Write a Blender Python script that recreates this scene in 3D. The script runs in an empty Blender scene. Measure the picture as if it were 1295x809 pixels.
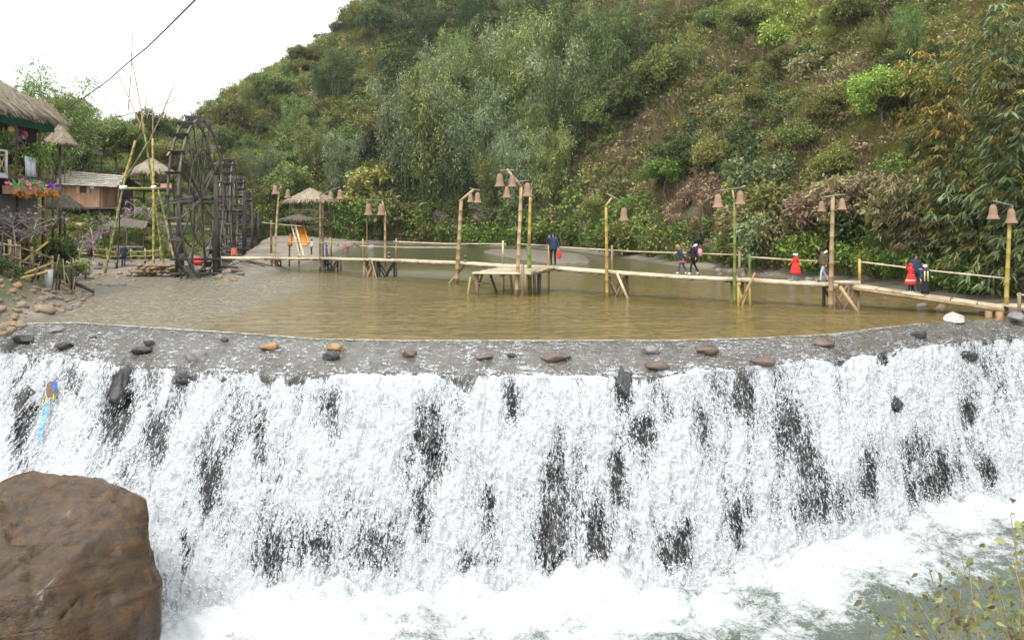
import bpy, bmesh, math, random
import numpy as np
from mathutils import Vector, Matrix
R = math.radians
random.seed(7); RNG = np.random.default_rng(7)
S = bpy.context.scene
C = S.collection
# ---------------------------------------------------------------- camera
CAMZ = 3.6; F = 950.0; CX = 647.5; HY = 281.0
cam_d = bpy.data.cameras.new('camera'); cam = bpy.data.objects.new('camera', cam_d); C.objects.link(cam)
cam.location = (0, 0, CAMZ); cam.rotation_euler = (R(90), 0, 0)
cam_d.sensor_width = 36; cam_d.lens = 36*F/1295; cam_d.shift_y = -(404.5-HY)/1295
cam_d.clip_end = 3000; cam_d.clip_start = 0.1
S.camera = cam
# ---------------------------------------------------------------- world, sun, exposure
W = bpy.data.worlds.new('World'); S.world = W; W.use_nodes = True
nt = W.node_tree; nt.nodes.clear()
SUN_EL, SUN_AZ = 58, -150            # azimuth measured from +Y towards +X
sky = nt.nodes.new('ShaderNodeTexSky'); sky.sky_type = 'NISHITA'; sky.sun_disc = False
sky.sun_elevation = R(SUN_EL); sky.sun_rotation = R(SUN_AZ); sky.dust_density = 6; sky.air_density = 1.5; sky.ozone_density = 1
hsv = nt.nodes.new('ShaderNodeHueSaturation'); hsv.inputs['Saturation'].default_value = 0.12
mixw = nt.nodes.new('ShaderNodeMix'); mixw.data_type = 'RGBA'; mixw.inputs[0].default_value = 0.72
mixw.inputs[7].default_value = (11.6, 12.0, 12.3, 1)     # even cloud layer
bg = nt.nodes.new('ShaderNodeBackground'); bg.inputs['Strength'].default_value = 0.13
wo = nt.nodes.new('ShaderNodeOutputWorld')
nt.links.new(sky.outputs[0], hsv.inputs['Color']); nt.links.new(hsv.outputs[0], mixw.inputs[6])
nt.links.new(mixw.outputs[2], bg.inputs['Color']); nt.links.new(bg.outputs[0], wo.inputs['Surface'])
sd = bpy.data.lights.new('sun', 'SUN'); sd.energy = 1.5; sd.angle = R(14); sd.color = (1, 0.96, 0.9)
sun = bpy.data.objects.new('sun', sd); C.objects.link(sun)
sv = Vector((math.sin(R(SUN_AZ))*math.cos(R(SUN_EL)), math.cos(R(SUN_AZ))*math.cos(R(SUN_EL)), math.sin(R(SUN_EL))))
sun.rotation_euler = sv.to_track_quat('Z', 'Y').to_euler(); sun.location = (0, 0, 80)
S.view_settings.view_transform = 'Standard'; S.view_settings.look = 'None'
S.view_settings.exposure = 0.68; S.view_settings.gamma = 1
S.render.engine = 'CYCLES'
S.cycles.use_denoising = True
S.cycles.max_bounces = 6; S.cycles.diffuse_bounces = 2; S.cycles.glossy_bounces = 3; S.cycles.transmission_bounces = 3
S.cycles.transparent_max_bounces = 10; S.cycles.caustics_reflective = False; S.cycles.caustics_refractive = False
S.cycles.sample_clamp_indirect = 4

# ---------------------------------------------------------------- helpers
def P(x, y, d):
    "a point seen at photograph pixel x, y and standing d metres away"
    return Vector(((x-CX)/F*d, d, CAMZ-(y-HY)/F*d))
def G(x, y, z=0.0):
    d = (CAMZ-z)*F/(y-HY)
    return P(x, y, d)
def PX(x, d): return (x-CX)/F*d

def _hash(ix, iy, iz, seed):
    h = (ix.astype(np.int64)*374761393 + iy.astype(np.int64)*668265263 + iz.astype(np.int64)*2147483647 + seed*1274126177) & 0xffffffff
    h = ((h ^ (h >> 13))*1274126177) & 0xffffffff
    h = ((h ^ (h >> 16))*2246822519) & 0xffffffff
    return ((h ^ (h >> 15)) & 0xffffff)/float(0xffffff)
def vnoise(x, y, z=None, seed=0):
    "value noise in 0..1"
    x = np.asarray(x, float); y = np.asarray(y, float)
    z = np.zeros_like(x) if z is None else np.asarray(z, float)
    ix, iy, iz = np.floor(x), np.floor(y), np.floor(z)
    fx, fy, fz = x-ix, y-iy, z-iz
    fx = fx*fx*fx*(fx*(fx*6-15)+10); fy = fy*fy*fy*(fy*(fy*6-15)+10); fz = fz*fz*fz*(fz*(fz*6-15)+10)
    def c(a, b, d): return _hash(ix+a, iy+b, iz+d, seed)
    flat = not np.any(z)
    r0 = (c(0,0,0)*(1-fx)+c(1,0,0)*fx)*(1-fy)+(c(0,1,0)*(1-fx)+c(1,1,0)*fx)*fy
    if flat: return r0
    r1 = (c(0,0,1)*(1-fx)+c(1,0,1)*fx)*(1-fy)+(c(0,1,1)*(1-fx)+c(1,1,1)*fx)*fy
    return r0*(1-fz)+r1*fz
def fbm(x, y, z=None, octv=4, seed=0, gain=0.5):
    a, s, t = 1.0, 0.0, 0.0
    x = np.asarray(x, float); y = np.asarray(y, float)
    for o in range(octv):
        f = 2.03**o
        s = s + a*vnoise(x*f+17.3*o, y*f-9.1*o, None if z is None else z*f+5.7*o, seed+o); t += a; a *= gain
    return s/t
def ss(a, b, x):
    t = np.clip((np.asarray(x, float)-a)/(b-a), 0, 1); return t*t*(3-2*t)

def mesh_np(name, V, Fq, smooth=False):
    "mesh from numpy arrays; Fq is (n,3) or (n,4)"
    V = np.asarray(V, np.float32); Fq = np.asarray(Fq, np.int32)
    me = bpy.data.meshes.new(name)
    n, k = Fq.shape
    me.vertices.add(len(V)); me.vertices.foreach_set('co', V.ravel())
    me.loops.add(n*k); me.loops.foreach_set('vertex_index', Fq.ravel())
    me.polygons.add(n); me.polygons.foreach_set('loop_start', np.arange(0, n*k, k, dtype=np.int32))
    me.update(calc_edges=True)
    if smooth: me.polygons.foreach_set('use_smooth', np.ones(n, bool))
    return me
def grid_faces(nr, nc):
    i = np.arange(nr*nc).reshape(nr, nc)
    return np.stack([i[:-1, :-1], i[:-1, 1:], i[1:, 1:], i[1:, :-1]], -1).reshape(-1, 4)
def attr(me, name, vals):
    a = me.attributes.new(name, 'FLOAT', 'POINT'); a.data.foreach_set('value', np.asarray(vals, np.float32).ravel())
def colattr(me, name, rgb):
    a = me.attributes.new(name, 'FLOAT_COLOR', 'POINT')
    c = np.ones((len(rgb), 4), np.float32); c[:, :3] = rgb; a.data.foreach_set('color', c.ravel())

def link(name, me, mat=None, parent=None, loc=(0, 0, 0)):
    o = bpy.data.objects.new(name, me); C.objects.link(o); o.location = loc
    if mat is not None and me is not None:
        for m in (mat if isinstance(mat, (list, tuple)) else [mat]): me.materials.append(m)
    if parent is not None: o.parent = parent
    return o
def tag(o, label=None, cat=None, group=None, kind=None):
    if label: o['label'] = label
    if cat: o['category'] = cat
    if group: o['group'] = group
    if kind: o['kind'] = kind
    return o
def thing(name, label, cat, loc=(0, 0, 0), rz=0.0, group=None):
    o = bpy.data.objects.new(name, None); C.objects.link(o); o.location = loc; o.rotation_euler = (0, 0, rz)
    o.empty_display_size = 0.2
    return tag(o, label, cat, group)
def copy_tree(o, parent=None):
    c = o.copy(); C.objects.link(c)
    if parent is not None: c.parent = parent
    for ch in list(o.children): copy_tree(ch, c)
    return c

class MB:
    "collects shapes given in world metres; build() links them as ONE mesh object under its parent"
    def __init__(s): s.v = []; s.f = []; s.m = []; s.mi = 0
    def add(s, vs, fs):
        b = len(s.v); s.v += [tuple(v) for v in vs]; s.f += [tuple(b+i for i in f) for f in fs]; s.m += [s.mi]*len(fs); return s
    def box(s, c, size, rz=0.0, rot=None, taper=1.0):
        hx, hy, hz = size[0]/2, size[1]/2, size[2]/2
        m = rot if rot is not None else Matrix.Rotation(rz, 3, 'Z')
        vs = []
        for z in (-hz, hz):
            t = taper if z > 0 else 1
            for x, y in ((-hx, -hy), (hx, -hy), (hx, hy), (-hx, hy)): vs.append(Vector(c)+m@Vector((x*t, y*t, z)))
        return s.add(vs, [(3,2,1,0),(4,5,6,7),(0,1,5,4),(1,2,6,5),(2,3,7,6),(3,0,4,7)])
    def beam(s, a, b, w, h, up=Vector((0, 0, 1))):
        a, b = Vector(a), Vector(b); d = (b-a); L = d.length; d.normalize()
        sd_ = d.cross(up)
        if sd_.length < 1e-4: sd_ = Vector((1, 0, 0))
        sd_.normalize(); u = sd_.cross(d)
        vs = [p+sd_*(i*w/2)+u*(j*h/2) for p in (a, b) for i, j in ((-1,-1),(1,-1),(1,1),(-1,1))]
        return s.add(vs, [(0,1,2,3),(7,6,5,4),(0,4,5,1),(1,5,6,2),(2,6,7,3),(3,7,4,0)])
    def tube(s, pts, rad, n=8, cap=True, nodes=None):
        pts = [Vector(p) for p in pts]
        if not isinstance(rad, (list, tuple)): rad = [rad]*len(pts)
        if nodes:                                     # bamboo joints every `nodes` metres on straight runs
            np_, nr_ = [], []
            for i in range(len(pts)-1):
                L = (pts[i+1]-pts[i]).length; k = max(1, int(L/nodes))
                for j in range(k):
                    t0 = j/k
                    p = pts[i].lerp(pts[i+1], t0); r = rad[i]+(rad[i+1]-rad[i])*t0
                    dl = (pts[i+1]-pts[i]).normalized()*min(.03, L/k*.2)
                    if j or i: np_ += [p-dl, p, p+dl]; nr_ += [r, r*1.22, r]
                    else: np_.append(p); nr_.append(r)
            np_.append(pts[-1]); nr_.append(rad[-1]); pts, rad = np_, nr_
        vs, fs = [], []
        prev = None
        for i, p in enumerate(pts):
            d = (pts[min(i+1, len(pts)-1)]-pts[max(i-1, 0)]).normalized()
            if prev is None:
                a = d.cross(Vector((0, 0, 1)))
                if a.length < .05: a = d.cross(Vector((1, 0, 0)))
                a.normalize()
            else:
                a = prev-d*prev.dot(d); a.normalize()
            prev = a; b = d.cross(a)
            for k in range(n):
                t = 2*math.pi*k/n; vs.append(p+(a*math.cos(t)+b*math.sin(t))*rad[i])
        for i in range(len(pts)-1):
            for k in range(n): fs.append((i*n+k, i*n+(k+1)%n, (i+1)*n+(k+1)%n, (i+1)*n+k))
        if cap: fs.append(tuple(range(n))[::-1]); fs.append(tuple((len(pts)-1)*n+k for k in range(n)))
        return s.add(vs, fs)
    def lathe(s, c, prof, n=12, sx=1, sy=1):
        c = Vector(c); vs, fs = [], []
        for r, z in prof:
            for k in range(n): t = 2*math.pi*k/n; vs.append(c+Vector((r*math.cos(t)*sx, r*math.sin(t)*sy, z)))
        for i in range(len(prof)-1):
            for k in range(n): fs.append((i*n+k, i*n+(k+1)%n, (i+1)*n+(k+1)%n, (i+1)*n+k))
        return s.add(vs, fs)
    def build(s, name, mat, parent=None, smooth=False, label=None):
        off = Vector((0, 0, 0))
        if parent is not None:
            p = parent
            while p is not None: off = off+Vector(p.location); p = p.parent
        me = bpy.data.meshes.new(name)
        me.from_pydata([(v[0]-off.x, v[1]-off.y, v[2]-off.z) for v in s.v], [], s.f); me.update()
        if smooth: me.polygons.foreach_set('use_smooth', np.ones(len(me.polygons), bool))
        o = link(name, me, mat, parent)
        if isinstance(mat, (list, tuple)): me.polygons.foreach_set('material_index', np.array(s.m, np.int32))
        if label: o['label'] = label
        return o

# ---------------------------------------------------------------- materials
def new_mat(name):
    m = bpy.data.materials.new(name); m.use_nodes = True
    n = m.node_tree; b = n.nodes['Principled BSDF']; o = n.nodes['Material Output']
    return m, n, b, o
def nd(n, t, **kw):
    x = n.nodes.new(t)
    for k, v in kw.items():
        if k in x.inputs: x.inputs[k].default_value = v
        else: setattr(x, k, v)
    return x
def ramp(n, fac, stops):
    r = n.nodes.new('ShaderNodeValToRGB'); e = r.color_ramp.elements
    while len(e) < len(stops): e.new(0.5)
    for i, (p, c) in enumerate(stops): e[i].position = p; e[i].color = (c, c, c, 1) if not isinstance(c, (tuple, list)) else (*c[:3], 1)
    n.links.new(fac, r.inputs[0]); return r.outputs[0]
def mixc(n, fac, a, b, blend='MIX'):
    x = n.nodes.new('ShaderNodeMix'); x.data_type = 'RGBA'; x.blend_type = blend
    for sock, v in ((x.inputs[0], fac), (x.inputs[6], a), (x.inputs[7], b)):
        if hasattr(v, 'node'): n.links.new(v, sock)
        elif isinstance(v, (int, float)): sock.default_value = v
        else: sock.default_value = (*v[:3], 1)
    return x.outputs[2]
def math_n(n, op, a, b=None, c=None, clamp=False):
    x = n.nodes.new('ShaderNodeMath'); x.operation = op; x.use_clamp = clamp
    for i, v in enumerate((a, b, c)):
        if v is None: continue
        if hasattr(v, 'node'): n.links.new(v, x.inputs[i])
        else: x.inputs[i].default_value = v
    return x.outputs[0]
def coords(n, kind='Object', scale=(1, 1, 1), rot=(0, 0, 0)):
    t = n.nodes.new('ShaderNodeTexCoord'); mp = n.nodes.new('ShaderNodeMapping')
    mp.inputs['Scale'].default_value = scale; mp.inputs['Rotation'].default_value = rot
    n.links.new(t.outputs[kind], mp.inputs[0]); return mp.outputs[0]
def noise(n, vec, scale, detail=4, rough=.55, dist=0.0):
    x = nd(n, 'ShaderNodeTexNoise', Scale=scale, Detail=detail, Roughness=rough, Distortion=dist)
    n.links.new(vec, x.inputs['Vector']); return x.outputs[0]
def bump(n, b, h, strength=.5, dist=.05, prev=None):
    x = nd(n, 'ShaderNodeBump', Strength=strength, Distance=dist); n.links.new(h, x.inputs['Height'])
    if prev is not None: n.links.new(prev, x.inputs['Normal'])
    n.links.new(x.outputs[0], b.inputs['Normal']); return x.outputs[0]
def M(name, c1, c2, scale=3.0, rough=.8, stretch=(1, 1, 1), bmp=.4, bdist=.02, c3=None, vary=.12, spec=.3, detail=5):
    "two (three) colours broken up by noise, per-object variation, fine relief"
    m, n, b, o = new_mat(name)
    v = coords(n, 'Object', stretch)
    f = noise(n, v, scale, detail, .62)
    col = mixc(n, ramp(n, f, [(.36, 0.), (.64, 1.)]), c1, c2)
    if c3:
        f3 = noise(n, v, scale*.37, 3, .6); col = mixc(n, ramp(n, f3, [(.52, 0.), (.66, 1.)]), col, c3)
    oi = n.nodes.new('ShaderNodeObjectInfo'); hs = nd(n, 'ShaderNodeHueSaturation')
    mr = nd(n, 'ShaderNodeMapRange'); n.links.new(oi.outputs['Random'], mr.inputs[0]); mr.inputs[3].default_value = 1-vary; mr.inputs[4].default_value = 1+vary
    n.links.new(mr.outputs[0], hs.inputs['Value']); n.links.new(col, hs.inputs['Color']); n.links.new(hs.outputs[0], b.inputs['Base Color'])
    b.inputs['Roughness'].default_value = rough; b.inputs['Specular IOR Level'].default_value = spec
    if bmp: bump(n, b, noise(n, v, scale*2.2, 5, .65), bmp, bdist)
    return m
# ---------------------------------------------------------------- terrain
PHI_LIP = np.array([-1.3, -.95, -.682, -.58, -.47, -.36, -.26, -.15, 0, .21, .33, .43, .49, .55, .60, .682, .95, 1.3])
LIP_D   = np.array([27.5, 27.0, 26.6, 27.0, 25.6, 24.4, 23.2, 22.9, 22.9, 22.9, 23.4, 24.2, 25.6, 26.8, 27.4, 27.9, 28.6, 29.])
EDG_D   = np.array([25.8, 25.6, 25.0, 23.8, 22.2, 21.6, 21.2, 21.0, 21.0, 21.0, 22.0, 22.9, 23.9, 25.2, 26.2, 27.0, 27.8, 28.])
EDG_Y   = np.array([440, 443, 447, 456, 469, 475, 478, 476, 478, 478, 466, 458, 450, 440, 433, 428, 426, 426.])
BAS_D   = np.array([17.0, 17.0, 16.8, 16.7, 16.7, 16.9, 17.2, 17.5, 17.7, 17.9, 19.0, 19.8, 20.6, 21.8, 22.5, 23.8, 25.0, 26.])
POOL_Z = -5.04
def lip_d(phi): return np.interp(phi, PHI_LIP, LIP_D)
EDG_Z = CAMZ-(EDG_Y-HY)/F*EDG_D

POND = np.array([(30, 28.6), (19.6, 28.8), (19.2, 31), (20.3, 38), (19.3, 45), (16.3, 50), (13.6, 62), (11, 78), (6.5, 98), (-4, 113), (-13, 122),
                 (-25, 122), (-24, 112), (-21.5, 90), (-19, 72.8), (-17, 53.4), (-16.6, 46.5), (-20.2, 47.5), (-23.0, 50.0), (-28.0, 51.5), (-26, 45),
                 (-21.5, 38.4), (-19, 32.9), (-17.2, 28.2), (-18, 25), (-18, 10), (14, 10)], float)
HILL = np.array([(60, -30), (24, 5), (21.5, 20), (21.2, 29), (21.5, 38), (20.5, 45.5), (17.6, 51.0), (15, 62.5), (12.5, 79), (8.5, 99), (-2, 114), (-12, 124),
                 (-30, 127), (-50, 132), (-70, 145), (-110, 166), (-200, 200)], float)
def seg_dist(x, y, poly, closed=True):
    best = np.full(x.shape, 1e9); n = len(poly); sgn = np.ones(x.shape)
    for i in range(n if closed else n-1):
        ax, ay = poly[i]; bx, by = poly[(i+1) % n]
        dx, dy = bx-ax, by-ay; L2 = dx*dx+dy*dy
        t = np.clip(((x-ax)*dx+(y-ay)*dy)/L2, 0, 1)
        d = np.hypot(x-ax-t*dx, y-ay-t*dy)
        if not closed: sgn = np.where(d < best, np.sign((x-ax)*dy-(y-ay)*dx), sgn)
        best = np.minimum(best, d)
    if closed:
        ins = np.zeros(x.shape, bool); j = n-1
        for i in range(n):
            xi, yi = poly[i]; xj, yj = poly[j]
            c = ((yi > y) != (yj > y)) & (x < (xj-xi)*(y-yi)/(yj-yi+1e-12)+xi); ins ^= c; j = i
        return np.where(ins, -best, best)
    return best*sgn
CAP_PHI = [-1.3, -.75, -.56, -.47, -.403, -.324, -.27, -.2, -.1, .03, .1, .2, 1.3]
CAP_H   = [8, 9, 13, 20, 32, 43, 52, 66, 74, 74, 72, 76, 84]
def wheel_x(y): return -20.9-(y-50)*.285
BAR = np.array([(-3.7, 93), (3, 92), (8.0, 78.5), (6.9, 65.5), (3.2, 64.0), (.6, 72), (-3.0, 86)], float)
def height(x, y):
    x = np.asarray(x, float); y = np.asarray(y, float)
    phi = x/np.maximum(y, .1)
    tp = seg_dist(x, y, POND)
    # left bank and village side
    flat = np.clip(.02+.16*tp, -.9, .75)+.55*ss(3, 14, tp)
    s = -x+wheel_x(y)
    vill = 3.3*ss(57, 64, y)*ss(2.5, 9, s)+np.maximum(0, .17*(y-66))*ss(4, 14, s)
    vill = np.minimum(vill, 16)+np.minimum(np.maximum(0, s-16)*.16*ss(40, 60, y), 5)
    left = flat+np.where(tp > 0, vill, 0)+(1.15*ss(.4, 3.2, tp)+.5*ss(4, 8, tp))*ss(-16.2, -18, x)*ss(44, 38, y)
    ch = np.abs(s); chm = ss(2.6, .6, ch+(fbm(x/1.2, y/1.2, seed=12)-.5)*1.2)*ss(46, 49, y)*ss(150, 140, y)
    left = left*(1-chm)+chm*np.minimum(left, -.15)
    # hill
    th = seg_dist(x, y, HILL, False)
    cap = np.interp(phi, CAP_PHI, CAP_H)
    big = fbm(x/19, y/19, seed=3, octv=4)-.5
    slope = .98+.25*ss(60, 30, y)-.06*ss(90, 150, y)
    hh = .25+th*slope+big*9*ss(2, 18, th)+2.0*ss(.3, 2.5, th)*(.5+vnoise(x/5, y/5, seed=9))
    hh = hh-3.4*np.exp(-(((x-15.9)/2.4)**2+((y-63.0)/2.6)**2))
    k = 6.0
    capn = cap+big*8
    hh = -np.log(np.exp(-np.clip(hh, -50, 400)/k)+np.exp(-capn/k))*k
    hh = np.where(th > 0, np.maximum(hh, .1), -5)
    h = np.maximum(left, hh)
    h = np.where((tp < 0) & (th <= 0), np.clip(.16*tp, -.9, 0)+.02, h)
    tb = seg_dist(x, y, BAR); h = np.maximum(h, np.where(tb < 0, np.minimum(-tb*.3, .34), -9))
    h = h+(fbm(x/1.3, y/1.3, seed=21)-.5)*np.where(tp > .3, .22, .05)*(1+ss(2, 10, th)*3)
    # downstream of the weir
    ld = lip_d(phi)+.45
    bank = 1.9-.62*y-.5*np.abs(x)*ss(12, 4, y)*0+(fbm(x/2, y/2, seed=5)-.5)*.5
    low = np.maximum(-6.3, np.minimum(bank, 1.9))
    side = np.maximum((x-19.5-.0*y)*1.2-4.5, (-x-15)*1.0-4.5)
    low = np.maximum(low, np.minimum(side, 2.0+(np.abs(x) > 30)*4))
    low = np.maximum(low, np.where((th > 0) & (x > 15), np.minimum(hh, (x-19.5)*1.2-4.5), -9))
    return np.where(y < ld, low, h)

def make_terrain():
    nphi, nd_ = 640, 440
    t = np.linspace(-1, 1, nphi); phi = 1.25*np.sign(t)*(.72*np.abs(t)+.28*np.abs(t)**3)
    d = np.exp(np.linspace(math.log(1.2), math.log(420), nd_))
    d = np.sort(np.concatenate([np.exp(np.linspace(math.log(1.2), math.log(22), 70)), np.exp(np.linspace(math.log(22.4), math.log(190), 330)), np.linspace(195, 480, 30)]))
    PH, D = np.meshgrid(phi, d); X = PH*D; Y = D
    Z = height(X, Y)
    V = np.stack([X, Y, Z], -1).reshape(-1, 3)
    me = mesh_np('ground', V, grid_faces(len(d), nphi), True)
    th = seg_dist(X, Y, HILL, False); tp = seg_dist(X, Y, POND)
    attr(me, 'hill', ss(.2, 2.0, th).ravel())
    attr(me, 'wet', ss(.8, .0, tp).ravel())
    vg = ss(55.5, 58.5, Y+(fbm(X/3, Y/3, seed=31)-.5)*3)*ss(1.8, 3.5, -X+wheel_x(Y))+ss(.5, 2.0, tp)*ss(-16.2, -18, X)*ss(44, 40, Y)
    attr(me, 'green', np.clip(vg, 0, 1).ravel())
    return me
def ground_mat():
    m, n, b, o = new_mat('earth')
    v = coords(n, 'Object')
    f1 = noise(n, v, .9, 6, .65); f2 = noise(n, v, 6, 6, .7); f3 = noise(n, v, .16, 3, .6)
    sand = mixc(n, ramp(n, f1, [(.35, 0.), (.65, 1.)]), (.175, .142, .105), (.265, .226, .18))
    sand = mixc(n, ramp(n, f2, [(.5, 0.), (.72, 1.)]), sand, (.16, .13, .10))
    hill = mixc(n, ramp(n, f1, [(.3, 0.), (.7, 1.)]), (.045, .052, .02), (.10, .085, .04))
    hill = mixc(n, ramp(n, f3, [(.5, 0.), (.62, 1.)]), hill, (.13, .085, .05))
    green = mixc(n, ramp(n, f1, [(.35, 0.), (.6, 1.)]), (.055, .075, .022), (.13, .10, .055))
    ah = nd(n, 'ShaderNodeAttribute', attribute_name='hill'); ag = nd(n, 'ShaderNodeAttribute', attribute_name='green'); aw = nd(n, 'ShaderNodeAttribute', attribute_name='wet')
    c = mixc(n, ag.outputs['Fac'], sand, green); c = mixc(n, ah.outputs['Fac'], c, hill)
    c = mixc(n, math_n(n, 'MULTIPLY', aw.outputs['Fac'], .6), c, (.075, .058, .036))
    n.links.new(c, b.inputs['Base Color'])
    n.links.new(math_n(n, 'MULTIPLY_ADD', aw.outputs['Fac'], -.45, .92), b.inputs['Roughness'])
    vo = nd(n, 'ShaderNodeTexVoronoi', Scale=5.0); n.links.new(v, vo.inputs['Vector'])
    h = math_n(n, 'ADD', f2, math_n(n, 'MULTIPLY', vo.outputs['Distance'], -.6))
    bump(n, b, h, .9, .08)
    return m
ground = link('ground', make_terrain(), ground_mat()); tag(ground, 'bare earth banks and hillside of the valley', kind='structure')

# ---------------------------------------------------------------- pond
def pond_mat():
    m, n, b, o = new_mat('pond_water')
    v = coords(n, 'Object'); vx = coords(n, 'Object', (1, .55, 1))
    f1 = noise(n, v, .22, 4, .6, .3); f2 = noise(n, vx, 2.6, 6, .7)
    c = mixc(n, ramp(n, f1, [(.35, 0.), (.68, 1.)]), (.145, .098, .024), (.225, .152, .042))
    c = mixc(n, ramp(n, f2, [(.44, 0.), (.62, 1.)]), c, (.090, .072, .026))
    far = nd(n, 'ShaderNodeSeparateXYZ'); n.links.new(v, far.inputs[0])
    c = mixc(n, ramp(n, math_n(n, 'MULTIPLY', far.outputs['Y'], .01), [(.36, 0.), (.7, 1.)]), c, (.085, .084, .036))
    rf0 = nd(n, 'ShaderNodeAttribute', attribute_name='riffle')      # sky's pale reflection over the riffled shallows, put into the water colour
    c = mixc(n, ramp(n, rf0.outputs['Fac'], [(.2, 0.), (.95, .45)]), c, (.19, .175, .14))
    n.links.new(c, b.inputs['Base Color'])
    b.inputs['IOR'].default_value = 1.33; b.inputs['Specular IOR Level'].default_value = .5
    w1 = noise(n, coords(n, 'Object', (.8, 1.5, 1)), 2.2, 3, .55, .4); w2 = noise(n, coords(n, 'Object', (.9, 1.8, 1)), 9, 3, .6, .3)
    # riffles where the channel and the lip speed the water up
    rf = nd(n, 'ShaderNodeAttribute', attribute_name='riffle')
    w0 = noise(n, coords(n, 'Object', (.45, 1.25, 1)), 1.0, 3, .55, .5)
    n.links.new(math_n(n, 'MULTIPLY_ADD', rf.outputs['Fac'], .16, .06), b.inputs['Roughness'])
    h = math_n(n, 'ADD', math_n(n, 'MULTIPLY', w0, 1.7), math_n(n, 'ADD', math_n(n, 'MULTIPLY', w1, .8), math_n(n, 'MULTIPLY', w2, .35)))
    bp = nd(n, 'ShaderNodeBump', Distance=.2); n.links.new(h, bp.inputs['Height'])
    n.links.new(math_n(n, 'MULTIPLY_ADD', rf.outputs['Fac'], .7, .30), bp.inputs['Strength'])
    n.links.new(bp.outputs[0], b.inputs['Normal'])
    # thin lines of bubbles
    fo = noise(n, coords(n, 'Object', (1.0, 2.2, 1)), 3.5, 6, .72, 1.2)
    fm = math_n(n, 'MULTIPLY', ramp(n, fo, [(.54, 0.), (.68, 1.)]), ramp(n, rf.outputs['Fac'], [(.25, 0.), (1., .75)]))
    wd = nd(n, 'ShaderNodeBsdfDiffuse', Color=(.55, .56, .57, 1)); mx = n.nodes.new('ShaderNodeMixShader')
    n.links.new(fm, mx.inputs[0]); n.links.new(b.outputs[0], mx.inputs[1]); n.links.new(wd.outputs[0], mx.inputs[2]); n.links.new(mx.outputs[0], o.inputs['Surface'])
    return m
def make_pond():
    phi = np.linspace(-1.1, 1.1, 260); t = np.linspace(0, 1, 150)
    PH, T = np.meshgrid(phi, t); L = lip_d(PH)
    D = L+(160-L)*T**2.2
    X, Y = PH*D, D
    Z = np.zeros_like(X)-.03*ss(.5, 0, D-L)
    me = mesh_np('pond', np.stack([X, Y, Z], -1).reshape(-1, 3), grid_faces(150, 260), True)
    mouth = np.exp(-(((X+17)/6)**2+((Y-36)/11)**2))*1.4+np.exp(-(((X+6)/6)**2+((Y-52)/5)**2))*.75
    rif = mouth+ss(-9.5, -12.5, X+.12*(Y-30))*.8*ss(60, 45, Y)+.25*ss(1.2, 0, D-L)+ss(8, 14, X)*.25*ss(36, 29, Y)+.35*np.exp(-(((X-17)/4)**2+((Y-36)/3)**2))
    attr(me, 'riffle', np.clip(rif*(.5+fbm(X/3, Y/2, seed=44)), 0, 1).ravel())
    return me
pond = link('pond', make_pond(), pond_mat()); tag(pond, 'shallow brown river water held behind the weir', kind='structure')
# ---------------------------------------------------------------- weir and cascade
def rows_profile(phi):
    L = np.interp(phi, PHI_LIP, LIP_D); E = np.interp(phi, PHI_LIP, EDG_D); EZ = np.interp(phi, PHI_LIP, EDG_Z); B = np.interp(phi, PHI_LIP, BAS_D)
    return L, E, EZ, B
def fall_surface(phi, v):
    "v 0..1 lip to apron edge, 1..2 down the face"
    L, E, EZ, B = rows_profile(phi)
    ez = np.minimum(EZ, -.12)
    a = np.clip(v, 0, 1); f = np.clip(v-1, 0, 1)
    d1 = L+(E-L)*a; z1 = ez*(.35*a+.65*a*a)
    fz = f; fd = f**1.08
    d2 = E+(B-E)*fd; z2 = ez+(POOL_Z-.25-ez)*(.10*f+.90*f**1.0)
    d = np.where(v <= 1, d1, d2); z = np.where(v <= 1, z1, z2)
    return d, z
def wet_rock_mat(name, c1, c2, c3, rough=.28):
    m, n, b, o = new_mat(name); v = coords(n, 'Object')
    f1 = noise(n, v, 1.1, 6, .68); f2 = noise(n, v, 7, 6, .7)
    c = mixc(n, ramp(n, f1, [(.35, 0.), (.65, 1.)]), c1, c2); c = mixc(n, ramp(n, f2, [(.52, 0.), (.7, 1.)]), c, c3)
    n.links.new(c, b.inputs['Base Color']); n.links.new(ramp(n, f2, [(.3, rough*.6), (.7, rough*1.7)]), b.inputs['Roughness'])
    bump(n, b, math_n(n, 'ADD', f1, math_n(n, 'MULTIPLY', f2, .6)), .8, .08)
    return m
FPHI = np.sign(np.linspace(-1, 1, 1200))*(.80*np.abs(np.linspace(-1, 1, 1200)))
def make_weir():
    phi = np.linspace(-.95, .95, 700); v = np.concatenate([np.linspace(-.25, 1, 60), np.linspace(1.01, 2.0, 170)])
    PH, VV = np.meshgrid(phi, v)
    d, z = fall_surface(PH, VV); L = lip_d(PH)
    d = np.where(VV < 0, L-VV*2.0, d); z = np.where(VV < 0, VV*4.5, z)
    X, Y = PH*d, d
    face = ss(.85, 1.15, VV)
    lump = fbm(X/1.1, z/1.5+3, Y/1.3, octv=4, seed=61)-.5
    step = (np.abs(((z*1.15+fbm(X/2.5, z*0, seed=64)*1.6) % 1)-.5)-.25)*.5
    push = face*((lump-.5)*.55+step*.35)+(1-face)*(fbm(X/.5, Y/.5, seed=65)-.5)*.06
    Y2 = Y-push*.75-.0; Z2 = z+push*.45-.16*face-.03
    me = mesh_np('weir', np.stack([X, Y2, Z2], -1).reshape(-1, 3), grid_faces(len(v), len(phi)), True)
    attr(me, 'face', face.ravel())
    return me
weir_rock = wet_rock_mat('weir_concrete', (.020, .019, .018), (.040, .037, .034), (.012, .011, .010), .45)
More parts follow.
